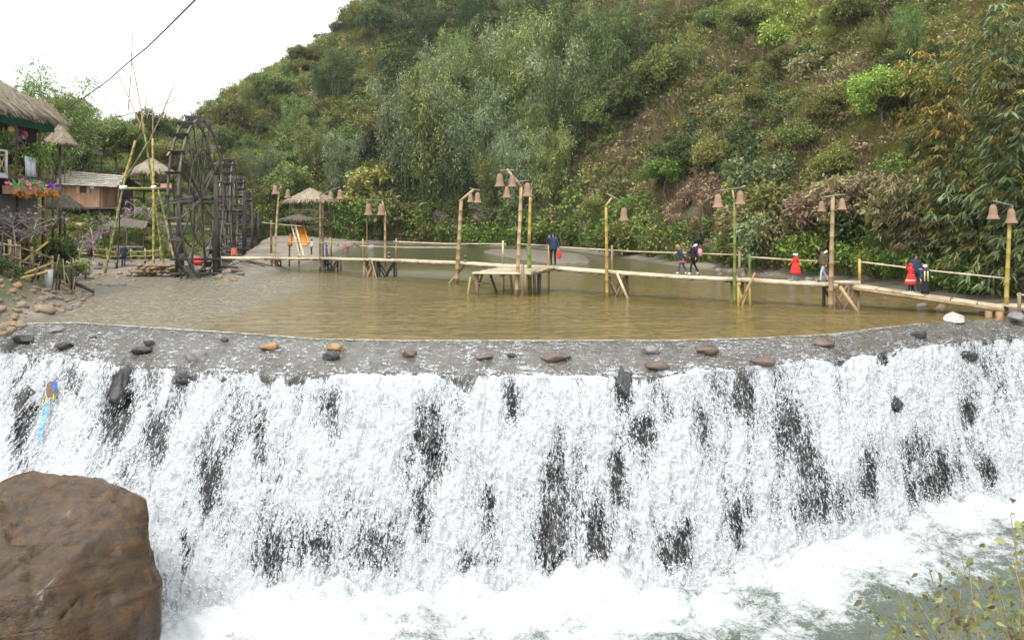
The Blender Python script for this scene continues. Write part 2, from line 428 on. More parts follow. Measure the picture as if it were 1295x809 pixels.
_n = weir_rock.node_tree; _b = _n.nodes['Principled BSDF']; _old = _b.inputs['Base Color'].links[0].from_socket
_fa = nd(_n, 'ShaderNodeAttribute', attribute_name='face'); _v = coords(_n, 'Object')
_ap = mixc(_n, ramp(_n, noise(_n, _v, 3.5, 6, .7), [(.35, 0.), (.65, 1.)]), (.085, .074, .061), (.165, .149, .128))
_n.links.new(mixc(_n, _fa.outputs['Fac'], _ap, _old), _b.inputs['Base Color'])
_ro = _b.inputs['Roughness'].links[0].from_socket
_n.links.new(mixc(_n, _fa.outputs['Fac'], (.09, .09, .09), _ro), _b.inputs['Roughness'])
_w = noise(_n, coords(_n, 'Object', (1.3, .8, 1)), 5, 5, .62, 1.0)
bump(_n, _b, _w, .75, .10, _b.inputs['Normal'].links[0].from_socket)
weir = link('weir', make_weir(), weir_rock); tag(weir, 'curved dark concrete weir holding back the brown pond', 'weir')

# dark places seen in the photograph where rock breaks through the falling water: x, y, half width, half height (pixels)
HOLES = [(700, 590, 16, 40), (700, 690, 22, 60), (545, 560, 20, 55), (530, 640, 14, 45), (145, 515, 15, 42), (28, 540, 14, 60), (95, 480, 10, 20), (395, 700, 18, 45), (420, 515, 16, 40),
         (265, 600, 12, 50), (235, 700, 8, 40), (350, 720, 20, 40), (475, 700, 18, 40), (790, 500, 14, 22), (810, 545, 14, 24), (995, 540, 15, 45), (1020, 580, 10, 30), (1100, 590, 12, 45),
         (1130, 515, 12, 12), (1160, 560, 16, 30), (1190, 610, 26, 45), (885, 545, 12, 30), (930, 670, 22, 45), (860, 700, 20, 40), (1045, 640, 34, 50), (755, 680, 18, 50), (780, 600, 10, 40),
         (940, 500, 10, 25), (620, 640, 8, 30), (590, 720, 14, 30), (230, 480, 12, 12), (330, 560, 12, 40), (200, 560, 12, 30), (1250, 600, 10, 20), (650, 500, 12, 25), (1225, 520, 10, 16)]
def make_cascade():
    nc = 1300
    phi = np.linspace(-.84, .84, nc); v = np.concatenate([np.linspace(.0, .98, 80), np.linspace(1.0, 2.02, 330)])
    PH, VV = np.meshgrid(phi, v)
    d, z = fall_surface(PH, np.minimum(VV, 2.0))
    X, Y = PH*d, d
    face = ss(.9, 1.12, VV)
    u = X; w = VV*3.2                                   # metres across, metres along the flow
    warp = (fbm(u/1.5, w/2.0, seed=70)-.5)*.9
    rope = fbm((u+warp)/.34, w/1.5, octv=4, seed=71)-.5
    clump = fbm((u+warp)/.30, w/.42, octv=4, seed=72)-.5
    fine = fbm(u/.085, w/.11, octv=3, seed=73)-.5
    big = fbm(u/1.6, w/1.9, octv=2, seed=74)-.5
    push = face*(.55*rope+.5*clump+.30*fine+.55*big)*.62+(1-face)*(.10*fine+.10*clump)*.35
    # density of white water
    xs = CX+F*PH; ys = HY+(CAMZ-z)*F/d
    dens = .66+.62*big+.90*rope+.60*clump
    low = np.zeros_like(dens)
    for (hx, hy, a, b) in HOLES:
        q = ((xs-hx)/(a*1.15))**2+((ys-hy)/(b*1.1))**2
        low = np.maximum(low, np.exp(-q*1.1))
    dens = dens-low*(.74+.5*fine)
    dens = np.maximum(dens, .02+.6*clump+.45*rope)
    dens = dens+.75*ss(1.78+.2*(fbm(u/1.2, u*0, seed=79)-.5), 2.0, VV)-.14*ss(1.6, 1.35, VV)*ss(1.0, 1.3, VV)*0
    ledge = .98+.16*(fbm(u/1.1, u*0, octv=5, gain=.65, seed=77)-.5)*2
    dens = np.where(VV < ledge, -.05+.75*rope+.75*(fbm(u/.16, w/.10, octv=3, seed=78)-.5)*1.6-.14+.30*ss(ledge-.25, ledge, VV), dens)
    dens = dens+.9*ss(.045, .0, VV)*ss(.60, .50, PH)
    Y2 = Y-push*.8*np.clip(.4+dens, .15, 1)-.015; Z2 = z+push*.5*np.clip(.4+dens, .15, 1)+.012
    me = mesh_np('cascade', np.stack([X, Y2, Z2], -1).reshape(-1, 3), grid_faces(len(v), nc), True)
    attr(me, 'dens', dens.ravel()); attr(me, 'face', face.ravel())
    uv = np.stack([u, w], -1).reshape(-1, 2)
    a = me.attributes.new('flow', 'FLOAT2', 'POINT'); a.data.foreach_set('vector', uv.astype(np.float32).ravel())
    return me, (X, Y2, Z2, dens, VV)
def foam_mat():
    m, n, b, o = new_mat('white_water')
    fl = nd(n, 'ShaderNodeAttribute', attribute_name='flow'); dn = nd(n, 'ShaderNodeAttribute', attribute_name='dens')
    mp = n.nodes.new('ShaderNodeMapping'); mp.inputs['Scale'].default_value = (1, .62, 1); n.links.new(fl.outputs['Vector'], mp.inputs[0])
    f1 = noise(n, mp.outputs[0], 13, 5, .7, .8); f2 = noise(n, mp.outputs[0], 34, 3, .6, .4)
    amp = nd(n, 'ShaderNodeMapRange'); n.links.new(dn.outputs['Fac'], amp.inputs[0]); amp.inputs[1].default_value = .1; amp.inputs[2].default_value = 1.1; amp.inputs[3].default_value = 1.15; amp.inputs[4].default_value = .55
    nz = math_n(n, 'ADD', math_n(n, 'MULTIPLY', math_n(n, 'SUBTRACT', f1, .5), 2.6), math_n(n, 'MULTIPLY', math_n(n, 'SUBTRACT', f2, .5), 1.7))
    k = math_n(n, 'ADD', dn.outputs['Fac'], math_n(n, 'MULTIPLY', nz, amp.outputs[0]))
    al = ramp(n, k, [(.0, 0.), (.55, 1.)])
    b.inputs['Base Color'].default_value = (.54, .56, .58, 1); b.inputs['Roughness'].default_value = .55
    b.inputs['Specular IOR Level'].default_value = .25
    bump(n, b, math_n(n, 'ADD', f1, math_n(n, 'MULTIPLY', f2, .6)), .55, .05)
    tr = n.nodes.new('ShaderNodeBsdfTransparent'); tr.inputs[0].default_value = (.93, .94, .94, 1)
    tl = nd(n, 'ShaderNodeBsdfTranslucent', Color=(.54, .56, .58, 1)); ms = n.nodes.new('ShaderNodeMixShader'); ms.inputs[0].default_value = .22
    n.links.new(b.outputs[0], ms.inputs[1]); n.links.new(tl.outputs[0], ms.inputs[2])
    mx = n.nodes.new('ShaderNodeMixShader'); n.links.new(al, mx.inputs[0]); n.links.new(tr.outputs[0], mx.inputs[1]); n.links.new(ms.outputs[0], mx.inputs[2])
    n.links.new(mx.outputs[0], o.inputs['Surface'])
    return m
foam = foam_mat()
cme, CASC = make_cascade()
cascade = link('cascade_water', cme, foam); tag(cascade, 'white water tumbling down the face of the weir', kind='structure')

def make_spray():
    X, Y, Z, dens, VV = CASC
    n = 46000
    idx = RNG.integers(0, X.size, n*3)
    keep = (VV.ravel()[idx] > 1.04) & (dens.ravel()[idx] > .05+.3*RNG.random(len(idx))) & (np.abs(X.ravel()[idx]/Y.ravel()[idx]) < .75)
    idx = idx[keep][:n]; n = len(idx)
    p = np.stack([X.ravel()[idx], Y.ravel()[idx], Z.ravel()[idx]], -1)
    out = RNG.random(n)**2.2*(.30+.45*ss(1.7, 2.0, VV.ravel()[idx]))
    p[:, 1] -= out*.8; p[:, 2] += out*.55; p[:, 0] += RNG.normal(0, .05, n)
    r = .006+.016*RNG.random(n)**2
    el = 1+1.6*RNG.random(n)
    O = np.array([(1,0,0),(-1,0,0),(0,1,0),(0,-1,0),(0,0,1),(0,0,-1)], float)
    Vv = O[None]*r[:, None, None]; Vv[:, 4:, 2] *= el[:, None]; Vv[:, 4:, 1] -= np.sign(O[4:, 2])[None]*(r*el*.5)[:, None]
    Vv += RNG.normal(0, .25, Vv.shape)*r[:, None, None]; Vv += p[:, None]
    Ff = np.array([(0,2,4),(2,1,4),(1,3,4),(3,0,4),(2,0,5),(1,2,5),(3,1,5),(0,3,5)])
    return mesh_np('spray', Vv.reshape(-1, 3), (Ff[None]+6*np.arange(n)[:, None, None]).reshape(-1, 3), True)
m, n_, b_, o_ = new_mat('droplets'); b_.inputs['Base Color'].default_value = (.88, .90, .92, 1); b_.inputs['Roughness'].default_value = .3
spray = link('spray', make_spray(), m); tag(spray, 'white droplets flung off the falling water', kind='stuff')

# ---------------------------------------------------------------- lower pool
def make_pool():
    phi = np.linspace(-1.0, 1.0, 520); t = np.linspace(0, 1, 300)
    PH, T = np.meshgrid(phi, t); B = np.interp(PH, PHI_LIP, BAS_D)
    D = (B+.5)*(1-T)+9.5*T
    X, Y = PH*D, D
    near = np.exp(-(B-D)/1.6)
    wv = (fbm(X/1.1, Y/.9, octv=3, seed=81)-.5)*.55*(.35+near)+(fbm(X/.28, Y/.25, octv=4, seed=82)-.5)*.30*(.35+near)
    Z = POOL_Z+wv+.10*np.exp(-((B-.2-D)/.9)**2)*(.4+1.2*fbm(X/.9, X*0, seed=83))
    dens = 1.12-.34*np.maximum(0, B-D-.9)+(fbm(X/1.4, Y/1.1, octv=4, seed=84)-.5)*2.0+(fbm(X/.33, Y/.26, octv=3, seed=85)-.5)*1.0
    dens = dens-.9*ss(7.5, 10.5, X)*ss(18.6, 16.6, Y)-.35*ss(5, 8, X)*ss(17.0, 15, Y)+.25*ss(-2, -5, X)
    me = mesh_np('lower_pool', np.stack([X, Y, Z], -1).reshape(-1, 3), grid_faces(300, 520), True)
    attr(me, 'dens', dens.ravel())
    return me
def pool_mat():
    m, n, b, o = new_mat('pool_water')
    v = coords(n, 'Object'); dn = nd(n, 'ShaderNodeAttribute', attribute_name='dens')
    f1 = noise(n, v, 4.2, 6, .72, 1.0); f2 = noise(n, v, 15, 5, .7, .6); f0 = noise(n, v, 1.4, 3, .6)
    k = math_n(n, 'ADD', dn.outputs['Fac'], math_n(n, 'MULTIPLY', math_n(n, 'SUBTRACT', f1, .5), 2.0))
    k = math_n(n, 'ADD', k, math_n(n, 'MULTIPLY', math_n(n, 'SUBTRACT', f2, .5), 2.2))
    al = ramp(n, k, [(.0, 0.), (.45, .5), (.95, 1.)])
    water = mixc(n, f0, (.060, .080, .062), (.115, .138, .108))
    c = mixc(n, al, water, (.50, .52, .53)); n.links.new(c, b.inputs['Base Color'])
    n.links.new(ramp(n, al, [(0., .10), (1., .6)]), b.inputs['Roughness']); b.inputs['IOR'].default_value = 1.33
    bump(n, b, math_n(n, 'ADD', f1, math_n(n, 'MULTIPLY', f2, .5)), .7, .07)
    return m
pool = link('lower_pool', make_pool(), pool_mat()); tag(pool, 'foaming greenish pool at the foot of the weir', kind='structure')
# ---------------------------------------------------------------- vegetation
def leaf_mat(name, c1, c2, c3, transl=.25, rough=.55, hue=.02, val=.25):
    m, n, b, o = new_mat(name)
    t = nd(n, 'ShaderNodeAttribute', attribute_name='tint')
    r = n.nodes.new('ShaderNodeValToRGB'); e = r.color_ramp.elements; e.new(.5)
    for i, (p, c) in enumerate(((.0, c1), (.6, c2), (1., c3))): e[i].position = p; e[i].color = (*c, 1)
    n.links.new(t.outputs['Fac'], r.inputs[0])
    oi = n.nodes.new('ShaderNodeObjectInfo'); hs = nd(n, 'ShaderNodeHueSaturation')
    mr = nd(n, 'ShaderNodeMapRange'); n.links.new(oi.outputs['Random'], mr.inputs[0]); mr.inputs[3].default_value = 1-val; mr.inputs[4].default_value = 1+val
    mh = nd(n, 'ShaderNodeMapRange'); n.links.new(math_n(n, 'FRACT', math_n(n, 'MULTIPLY', oi.outputs['Random'], 7.13)), mh.inputs[0]); mh.inputs[3].default_value = .5-hue; mh.inputs[4].default_value = .5+hue
    n.links.new(mh.outputs[0], hs.inputs['Hue']); n.links.new(mr.outputs[0], hs.inputs['Value']); n.links.new(r.outputs[0], hs.inputs['Color'])
    n.links.new(hs.outputs[0], b.inputs['Base Color']); b.inputs['Roughness'].default_value = rough; b.inputs['Specular IOR Level'].default_value = .18
    tl = n.nodes.new('ShaderNodeBsdfTranslucent'); n.links.new(hs.outputs[0], tl.inputs[0])
    mx = n.nodes.new('ShaderNodeMixShader'); mx.inputs[0].default_value = transl
    n.links.new(b.outputs[0], mx.inputs[1]); n.links.new(tl.outputs[0], mx.inputs[2]); n.links.new(mx.outputs[0], o.inputs['Surface'])
    return m
LM = dict(
    bamboo=leaf_mat('bamboo_leaf', (.070, .105, .028), (.185, .240, .072), (.38, .44, .17), val=.38, hue=.03),
    olive=leaf_mat('olive_leaf', (.095, .110, .030), (.215, .220, .066), (.37, .36, .13), val=.34, hue=.025),
    dark=leaf_mat('dark_leaf', (.030, .052, .019), (.088, .126, .042), (.20, .245, .09), val=.3),
    fresh=leaf_mat('fresh_leaf', (.075, .140, .026), (.185, .270, .056), (.36, .44, .12)),
    lime=leaf_mat('lime_leaf', (.15, .21, .035), (.32, .40, .085), (.50, .58, .18)),
    yellow=leaf_mat('yellow_grass', (.16, .175, .040), (.31, .32, .085), (.48, .46, .17)),
    brown=leaf_mat('dry_bracken', (.19, .130, .080), (.345, .250, .165), (.52, .41, .28), hue=.02),
    straw=leaf_mat('straw_scrub', (.18, .155, .070), (.33, .290, .145), (.52, .46, .26)),
    pale=leaf_mat('pale_bamboo_leaf', (.085, .130, .052), (.21, .275, .125), (.46, .51, .30)),
    rust=leaf_mat('withered_bamboo_leaf', (.19, .17, .055), (.38, .27, .075), (.54, .38, .15)),
    bloom=leaf_mat('pink_blossom', (.20, .14, .15), (.33, .245, .27), (.52, .43, .46), hue=.01),
    cabb=leaf_mat('cabbage_leaf', (.08, .14, .035), (.17, .25, .07), (.30, .37, .14)))
bark = M('bark', (.10, .085, .065), (.17, .15, .12), 6, .9, (1, 1, .25), .6)
bark_pale = M('pale_bark', (.25, .24, .21), (.38, .36, .32), 5, .9, (1, 1, .3), .5)
culm_mat = M('bamboo_culm_green', (.08, .095, .035), (.15, .15, .06), 3, .5, (1, 1, .2), .2, vary=.2)

def leaf_mesh(name, p, d, nrm, L, Wd, fold=.18, extra=None, tint=None):
    p = np.asarray(p, float); d = d/np.maximum(np.linalg.norm(d, axis=1, keepdims=True), 1e-6)
    s = np.cross(d, nrm); s /= np.maximum(np.linalg.norm(s, axis=1, keepdims=True), 1e-6)
    u = np.cross(s, d); L = np.asarray(L)[:, None]; Wd = np.asarray(Wd)[:, None]
    a = p; m1 = p+d*L*.42+s*Wd*.5+u*Wd*fold; m2 = p+d*L*.42-s*Wd*.5+u*Wd*fold; t = p+d*L-u*L*.12
    V = np.stack([a, m1, t, m2], 1).reshape(-1, 3); n = len(p)
    me = mesh_np(name, V, np.arange(4*n).reshape(n, 4))
    tn = RNG.random(n) if tint is None else tint
    attr(me, 'tint', np.repeat(tn, 4)); return me
def unit(n): v = RNG.normal(size=(n, 3)); return v/np.linalg.norm(v, axis=1, keepdims=True)

def crown_pts(centres, radii, n):
    "leaf positions through lumpy clusters, thicker towards their outsides"
    centres = np.asarray(centres, float); radii = np.asarray(radii, float)
    w = radii**2; k = RNG.choice(len(centres), n, p=w/w.sum())
    u = unit(n); rr = radii[k]*(.45+.6*RNG.random(n)**.6)
    p = centres[k]+u*rr[:, None]*np.array([1, 1, .75]); return p, u, k
def broad_crown(name, centres, radii, n, L, wid=.6, droop=.3, clump=True):
    p, u, k = crown_pts(centres, radii, n)
    if clump:                                    # leaves in small sprays
        ns = n//7; base = p[:ns]; kk = RNG.integers(0, ns, n)
        p = base[kk]+RNG.normal(0, L*.55, (n, 3)); u = u[:ns][kk]
    d = u+unit(n)*.9; d[:, 2] -= droop; nrm = unit(n)*.8+np.array([0, 0, 1.0])
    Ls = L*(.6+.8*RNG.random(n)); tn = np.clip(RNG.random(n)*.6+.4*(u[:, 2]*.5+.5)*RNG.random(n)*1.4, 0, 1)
    return leaf_mesh(name, p, d, nrm, Ls, Ls*wid, tint=tn)
def limb_tree(h, r, seed, nl=9, trunk_r=.16):
    "trunk with limbs, and where its leaf clusters sit"
    rnd = random.Random(seed); mb = MB()
    top = Vector((rnd.uniform(-.1, .1)*h, rnd.uniform(-.1, .1)*h, h*.72))
    tp = [Vector((0, 0, -.3)), Vector((rnd.uniform(-.03, .03)*h, rnd.uniform(-.03, .03)*h, h*.35)), top]
    mb.tube(tp, [trunk_r, trunk_r*.7, trunk_r*.3], 7)
    cs, rs = [], []
    for i in range(nl):
        t = rnd.uniform(.28, .98); a = rnd.uniform(0, 6.28); b = tp[1].lerp(tp[2], (t-.3)/.7) if t > .3 else tp[0].lerp(tp[1], t/.35)
        L = r*rnd.uniform(.55, 1.0)*(1.15-.5*t); e = b+Vector((math.cos(a)*L, math.sin(a)*L, L*rnd.uniform(.2, .7)))
        mb.tube([b, b.lerp(e, .5)+Vector((0, 0, .08*L)), e], [trunk_r*.4, trunk_r*.28, trunk_r*.1], 5)
        cs.append(e); rs.append(r*rnd.uniform(.15, .36))
        if rnd.random() < .6: cs.append(b.lerp(e, .55)+Vector((0, 0, .1*r))); rs.append(r*rnd.uniform(.12, .26))
    cs.append(top+Vector((0, 0, h*.14))); rs.append(r*.24)
    return mb, cs, rs
def mb_mesh(mb, name):
    me = bpy.data.meshes.new(name); me.from_pydata([tuple(v) for v in mb.v], [], mb.f); me.update()
    me.polygons.foreach_set('use_smooth', np.ones(len(me.polygons), bool)); return me

def bamboo_parts(h, ncul, spread, seed, nspray=22, nleaf=9, L=.5, wid=.17, start=.28, lean=.30, puff=False):
    rnd = random.Random(seed); culms = []; P_, D_, T_ = [], [], []
    for c in range(ncul):
        a = rnd.uniform(0, 6.28); r0 = spread*math.sqrt(rnd.random())*.28
        base = np.array([math.cos(a)*r0, math.sin(a)*r0, -.2]); hh = h*rnd.uniform(.62, 1.0)
        a2 = a+rnd.uniform(-.7, .7); ld = np.array([math.cos(a2), math.sin(a2), 0])*rnd.uniform(.5, 1.2)*lean*hh
        f = lambda t: base+np.array([0, 0, hh*(t-.10*max(0, t-.6)**2*4)])+ld*t**2.3
        culms.append([f(t) for t in np.linspace(0, 1, 7)])
        for s in range(nspray):
            t = start+(1-start)*rnd.random()**.8; o = f(t); b = rnd.uniform(0, 6.28)
            tone = rnd.uniform(-.22, .22); ln = h*rnd.uniform(.05, .15)*(1.15-.55*t); dv = np.array([math.cos(b), math.sin(b), rnd.uniform(-.1, .6)])
            for q in range(nleaf):
                tt = rnd.uniform(.55, 1.0) if puff else rnd.uniform(.25, 1.0); p = o+dv*ln*tt+np.array([0, 0, -ln*.5*tt*tt])+np.array([rnd.gauss(0, 1) for _ in range(3)])*L*(.85 if puff else .18)
                P_.append(p); D_.append(dv*.7+np.array([rnd.gauss(0, .5), rnd.gauss(0, .5), rnd.gauss(-.45, .4)])); T_.append(np.clip(.25+.5*rnd.random()+.25*t*rnd.random()+.15*(tt-.5)+tone, 0, 1))
    P_, D_ = np.array(P_), np.array(D_); n = len(P_); Ls = L*(.65+.6*RNG.random(n))
    me = leaf_mesh('foliage', P_, D_, unit(n)*.6+np.array([0, 0, 1.]), Ls, Ls*wid, tint=np.array(T_))
    return culms, me
def grass_mesh(name, n, h, spread, wid=.03, bend=.5):
    a = RNG.uniform(0, 6.28, n); r = spread*np.sqrt(RNG.random(n)); b = np.stack([np.cos(a)*r, np.sin(a)*r, -.05*np.ones(n)], -1)
    o = np.stack([np.cos(a+RNG.normal(0, .8, n)), np.sin(a+RNG.normal(0, .8, n)), np.zeros(n)], -1)
    hh = h*(.5+.6*RNG.random(n)); s = np.cross(o, np.array([0, 0, 1.]))*wid*(.6+.8*RNG.random(n))[:, None]
    m = b+o*(hh*bend*.3)[:, None]; m[:, 2] += hh*.62; t = b+o*(hh*bend)[:, None]; t[:, 2] += hh*(.95-.3*RNG.random(n))
    V = np.stack([b-s, b+s, m+s*.8, m-s*.8, t], 1); i = 5*np.arange(n)[:, None]
    Fq = np.concatenate([i+np.array([0, 1, 2, 3])], 0); 
    me = mesh_np(name, np.concatenate([V, t[:, None]], 1).reshape(-1, 3), np.concatenate([6*np.arange(n)[:, None]+np.array([0, 1, 2, 3]), 6*np.arange(n)[:, None]+np.array([3, 2, 4, 5])]))
    attr(me, 'tint', np.repeat(RNG.random(n), 6)); return me

# --- ray march from a pixel of the photograph to the ground
_MD = np.exp(np.linspace(math.log(24), math.log(330), 900))
def hit(x, y, dmin=29.0):
    d = _MD[_MD > dmin]; X = (x-CX)/F*d; z = CAMZ-(y-HY)/F*d
    k = np.nonzero(height(X, d) > z)[0]
    k = k[0] if len(k) else len(d)-1
    dd = d[k]; return float(X[k]), float(dd), float(height(np.array([X[k]]), np.array([dd]))[0])

# --- prototypes (meshes only)
PROTO = {}
for i in range(4):
    culms, me = bamboo_parts(10, 16, 7.0, 100+i, 13, 44, .33, .28, .26, .24, puff=True)
    mb = MB()
    for c in culms: mb.tube(c, [.06, .055, .05, .045, .035, .02, .008], 4, False)
    PROTO['B', i] = (me, mb_mesh(mb, 'stem_cluster'))
for i in range(3):
    mb, cs, rs = limb_tree(10, 4.8, 200+i, 22, .2)
    PROTO['T', i] = (broad_crown('crown', cs, rs, 8200, .34, .55), mb_mesh(mb, 'trunk'))
for i in range(4):                                              # shrubs: about 2.4 m tall, 3.4 m wide
    rnd = random.Random(300+i); cs = [(rnd.uniform(-1.2, 1.2), rnd.uniform(-1.2, 1.2), rnd.uniform(.3, 1.7)) for _ in range(9)]; rs = [rnd.uniform(.25, .7) for _ in range(9)]
    mb = MB()
    for c in cs: mb.tube([(0, 0, -.3), (c[0]*.4, c[1]*.4, c[2]*.6), c], [.05, .035, .012], 4, False)
    PROTO['S', i] = (broad_crown('foliage', cs, rs, 2000, .22, .5), mb_mesh(mb, 'stem_cluster'))
def mesh_with(me, mat):
    key = (me.name, mat.name)
    if key not in PROTO:
        m2 = me.copy(); m2.materials.clear(); m2.materials.append(mat); PROTO[key] = m2
    return PROTO[key]
def plant(name, kind, i, loc, height_m, mat, label, cat, group, wid=1.0, trunk=None):
    fol, stem = PROTO[kind, i]; base_h = {'B': 9.2, 'T': 9.6, 'S': 2.3}[kind]; s = height_m/base_h
    t = thing(name, label, cat, loc, random.uniform(0, 6.28), group); t.scale = (s*wid, s*wid, s)
    link('crown' if kind == 'T' else 'foliage', mesh_with(fol, mat), None, t)
    link('trunk' if kind == 'T' else 'stem_cluster', mesh_with(stem, trunk or (bark if kind != 'B' else culm_mat)), None, t)
    return t
# named plants of the hillside: pixel x, base y, top y, kind, colour, width
HP = [(512, 250, 95, 'B', 'pale'), (556, 262, 84, 'B', 'bamboo'), (598, 262, 108, 'B', 'pale'), (585, 300, 190, 'B', 'dark'), (625, 292, 195, 'B', 'olive'), (548, 288, 200, 'B', 'dark'),  # paler leaves on several clumps put their lit crowns into the colour
      (655, 288, 170, 'B', 'pale'), (640, 160, 28, 'B', 'pale'), (668, 190, 18, 'B', 'bamboo'), (700, 205, 45, 'B', 'pale'), (722, 225, 78, 'B', 'dark'), (695, 275, 160, 'B', 'bamboo'),
      (735, 140, 5, 'B', 'dark'), (770, 125, 6, 'B', 'bamboo'), (800, 110, 2, 'B', 'dark'), (575, 120, 35, 'B', 'bamboo'), (540, 75, 5, 'B', 'dark'), (600, 70, -15, 'B', 'dark'),
      (650, 60, -20, 'B', 'bamboo'), (700, 75, -15, 'B', 'dark'), (428, 138, 62, 'B', 'dark'), (412, 135, 75, 'B', 'dark'), (392, 235, 155, 'B', 'bamboo'), (432, 262, 165, 'B', 'pale'), 
      (362, 285, 205, 'T', 'bamboo'), (300, 185, 125, 'T', 'olive'), (318, 165, 105, 'B', 'bamboo'), (345, 150, 90, 'T', 'bamboo'), (440, 215, 158, 'T', 'fresh'), (452, 225, 172, 'T', 'dark'), (330, 250, 185, 'B', 'pale'),
      (300, 255, 190, 'B', 'olive'), (285, 215, 160, 'T', 'bamboo'), (375, 185, 120, 'B', 'bamboo'), (480, 60, 5, 'T', 'dark'), (450, 50, 2, 'T', 'olive'), 
      (545, 140, 75, 'B', 'bamboo'), (470, 200, 140, 'T', 'olive'), (480, 260, 200, 'S', 'yellow'), (500, 290, 235, 'S', 'olive'), (462, 290, 240, 'S', 'fresh'), (530, 215, 110, 'B', 'bamboo'), (580, 240, 130, 'B', 'bamboo'), (615, 180, 60, 'B', 'bamboo'), (685, 240, 120, 'B', 'bamboo'), (720, 150, 30, 'B', 'bamboo'), (645, 250, 150, 'B', 'pale'), (560, 160, 60, 'B', 'pale'), (380, 95, 55, 'T', 'olive'), (360, 110, 75, 'B', 'bamboo'),
      (800, 175, 90, 'T', 'bamboo'), (830, 150, 60, 'T', 'olive'), (775, 100, 30, 'B', 'bamboo'), (760, 190, 120, 'T', 'bamboo'), (860, 240, 165, 'T', 'dark'), (838, 262, 190, 'T', 'fresh'), (900, 235, 170, 'T', 'olive'),
      (870, 120, 40, 'B', 'olive'), (905, 60, 5, 'T', 'bamboo'), (940, 75, 5, 'T', 'olive'), (960, 160, 110, 'T', 'olive'), (1010, 215, 150, 'T', 'bamboo'), (1050, 175, 110, 'T', 'olive'), (1118, 180, 78, 'T', 'lime'), (1150, 170, 72, 'T', 'lime'),
      (1105, 95, 20, 'B', 'olive'), (1150, 85, 5, 'B', 'bamboo'), (1080, 60, -10, 'T', 'olive'), (990, 120, 60, 'T', 'olive'), (1180, 230, 160, 'T', 'dark'), (1060, 240, 180, 'T', 'olive'), (960, 250, 180, 'S', 'pale'),
      (1000, 275, 200, 'S', 'olive'), (920, 140, 90, 'T', 'olive'), (740, 260, 205, 'S', 'olive'), (765, 300, 240, 'T', 'yellow'), (730, 310, 262, 'S', 'fresh'), (700, 310, 270, 'S', 'fresh'), (655, 312, 280, 'S', 'fresh'),
      (610, 308, 275, 'S', 'fresh'), (555, 305, 270, 'S', 'olive'), (520, 302, 262, 'S', 'fresh'), (815, 318, 262, 'S', 'yellow'), (850, 325, 270, 'S', 'olive'), (790, 322, 275, 'S', 'olive'), (975, 330, 270, 'S', 'pale'),
      (1020, 335, 280, 'S', 'fresh'), (1085, 345, 290, 'S', 'fresh'), (1120, 350, 300, 'S', 'fresh'), (1160, 360, 300, 'S', 'fresh'), (1200, 365, 310, 'S', 'fresh'), (1245, 372, 315, 'S', 'fresh'), (930, 330, 285, 'S', 'olive'),
      (1280, 375, 325, 'S', 'fresh'), (895, 322, 285, 'S', 'dark'), (1000, 310, 255, 'S', 'straw'), (1060, 320, 255, 'S', 'dark'), (1130, 315, 240, 'S', 'dark'), (1180, 300, 215, 'S', 'straw'), (1160, 280, 200, 'S', 'straw'), (1040, 290, 225, 'S', 'brown'), (1075, 280, 215, 'S', 'straw'),
      (1110, 270, 205, 'S', 'brown'), (945, 300, 245, 'S', 'straw'), (800, 255, 205, 'S', 'olive'), (1030, 110, 65, 'S', 'straw'), (1065, 115, 70, 'S', 'straw'), (1000, 60, 15, 'S', 'lime'), (960, 40, 0, 'S', 'lime'), (1040, 45, 2, 'S', 'yellow')]
KN = {'B': ('bamboo_clump', 'bamboo'), 'T': ('hillside_tree', 'tree'), 'S': ('hillside_shrub', 'shrub')}
CW = dict(bamboo='grey-green', olive='olive', dark='dark green', fresh='fresh green', lime='lime green', yellow='yellowish', brown='rust brown', straw='straw-coloured dry', pale='pale')
LANDM = [(290, 'second water wheel'), (318, 'farthest water wheel'), (350, 'lamp post on the sandy shore'), (393, 'thatched lookout tower'), (440, 'far beach'), (475, 'lamp post with the level crossbar'), (530, 'open span of the footbridge'), (581, 'stout bent lamp post'), (657, 'lamp post with four shades'), (705, 'person with the red bag'), (767, 'one-shade lamp post'),
         (820, 'middle of the long handrail'), (872, 'two people walking close together'), (929, 'green bamboo lamp post'), (1010, 'child in the red dress'), (1052, 'tan lamp post at the ramp'), (1105, 'top of the plank ramp'), (1170, 'group on the plank ramp'), (1230, 'lower end of the plank ramp'), (1290, 'bridge landing')]
USED = {}
def slope_label(x, yb, base):
    lm = min(LANDM, key=lambda q: abs(q[0]-x))[1]; tier = 'topmost' if yb < 115 else 'high upslope' if yb < 200 else 'midslope' if yb < 272 else 'at the slope foot'
    return f'{base} {tier} behind the {lm}'
for q, (x, yb, yt, k, c) in enumerate(HP):
    X, D, Z = hit(x, yb, 33)
    hm = (yb-yt)/F*D*(1.1 if k == 'B' else 1); hm = max(hm, 1.6)
    kw = {'B': 'bamboo clump', 'T': 'leafy tree', 'S': 'bushy shrub'}[k]
    lab = slope_label(x, yb, f'{CW[c]} {kw}')
    if lab in USED: lab = slope_label(x, yb, f"{'taller' if hm > USED[lab] else 'shorter'} {CW[c]} {kw}")
    USED[lab] = hm
    plant(KN[k][0], k, q % (3 if k == 'T' else 4), (X, D, Z-.2), hm, LM[c], lab, KN[k][1], f'{CW[c]} {kw}s on the slopes', .66 if k == 'B' else 1.0)
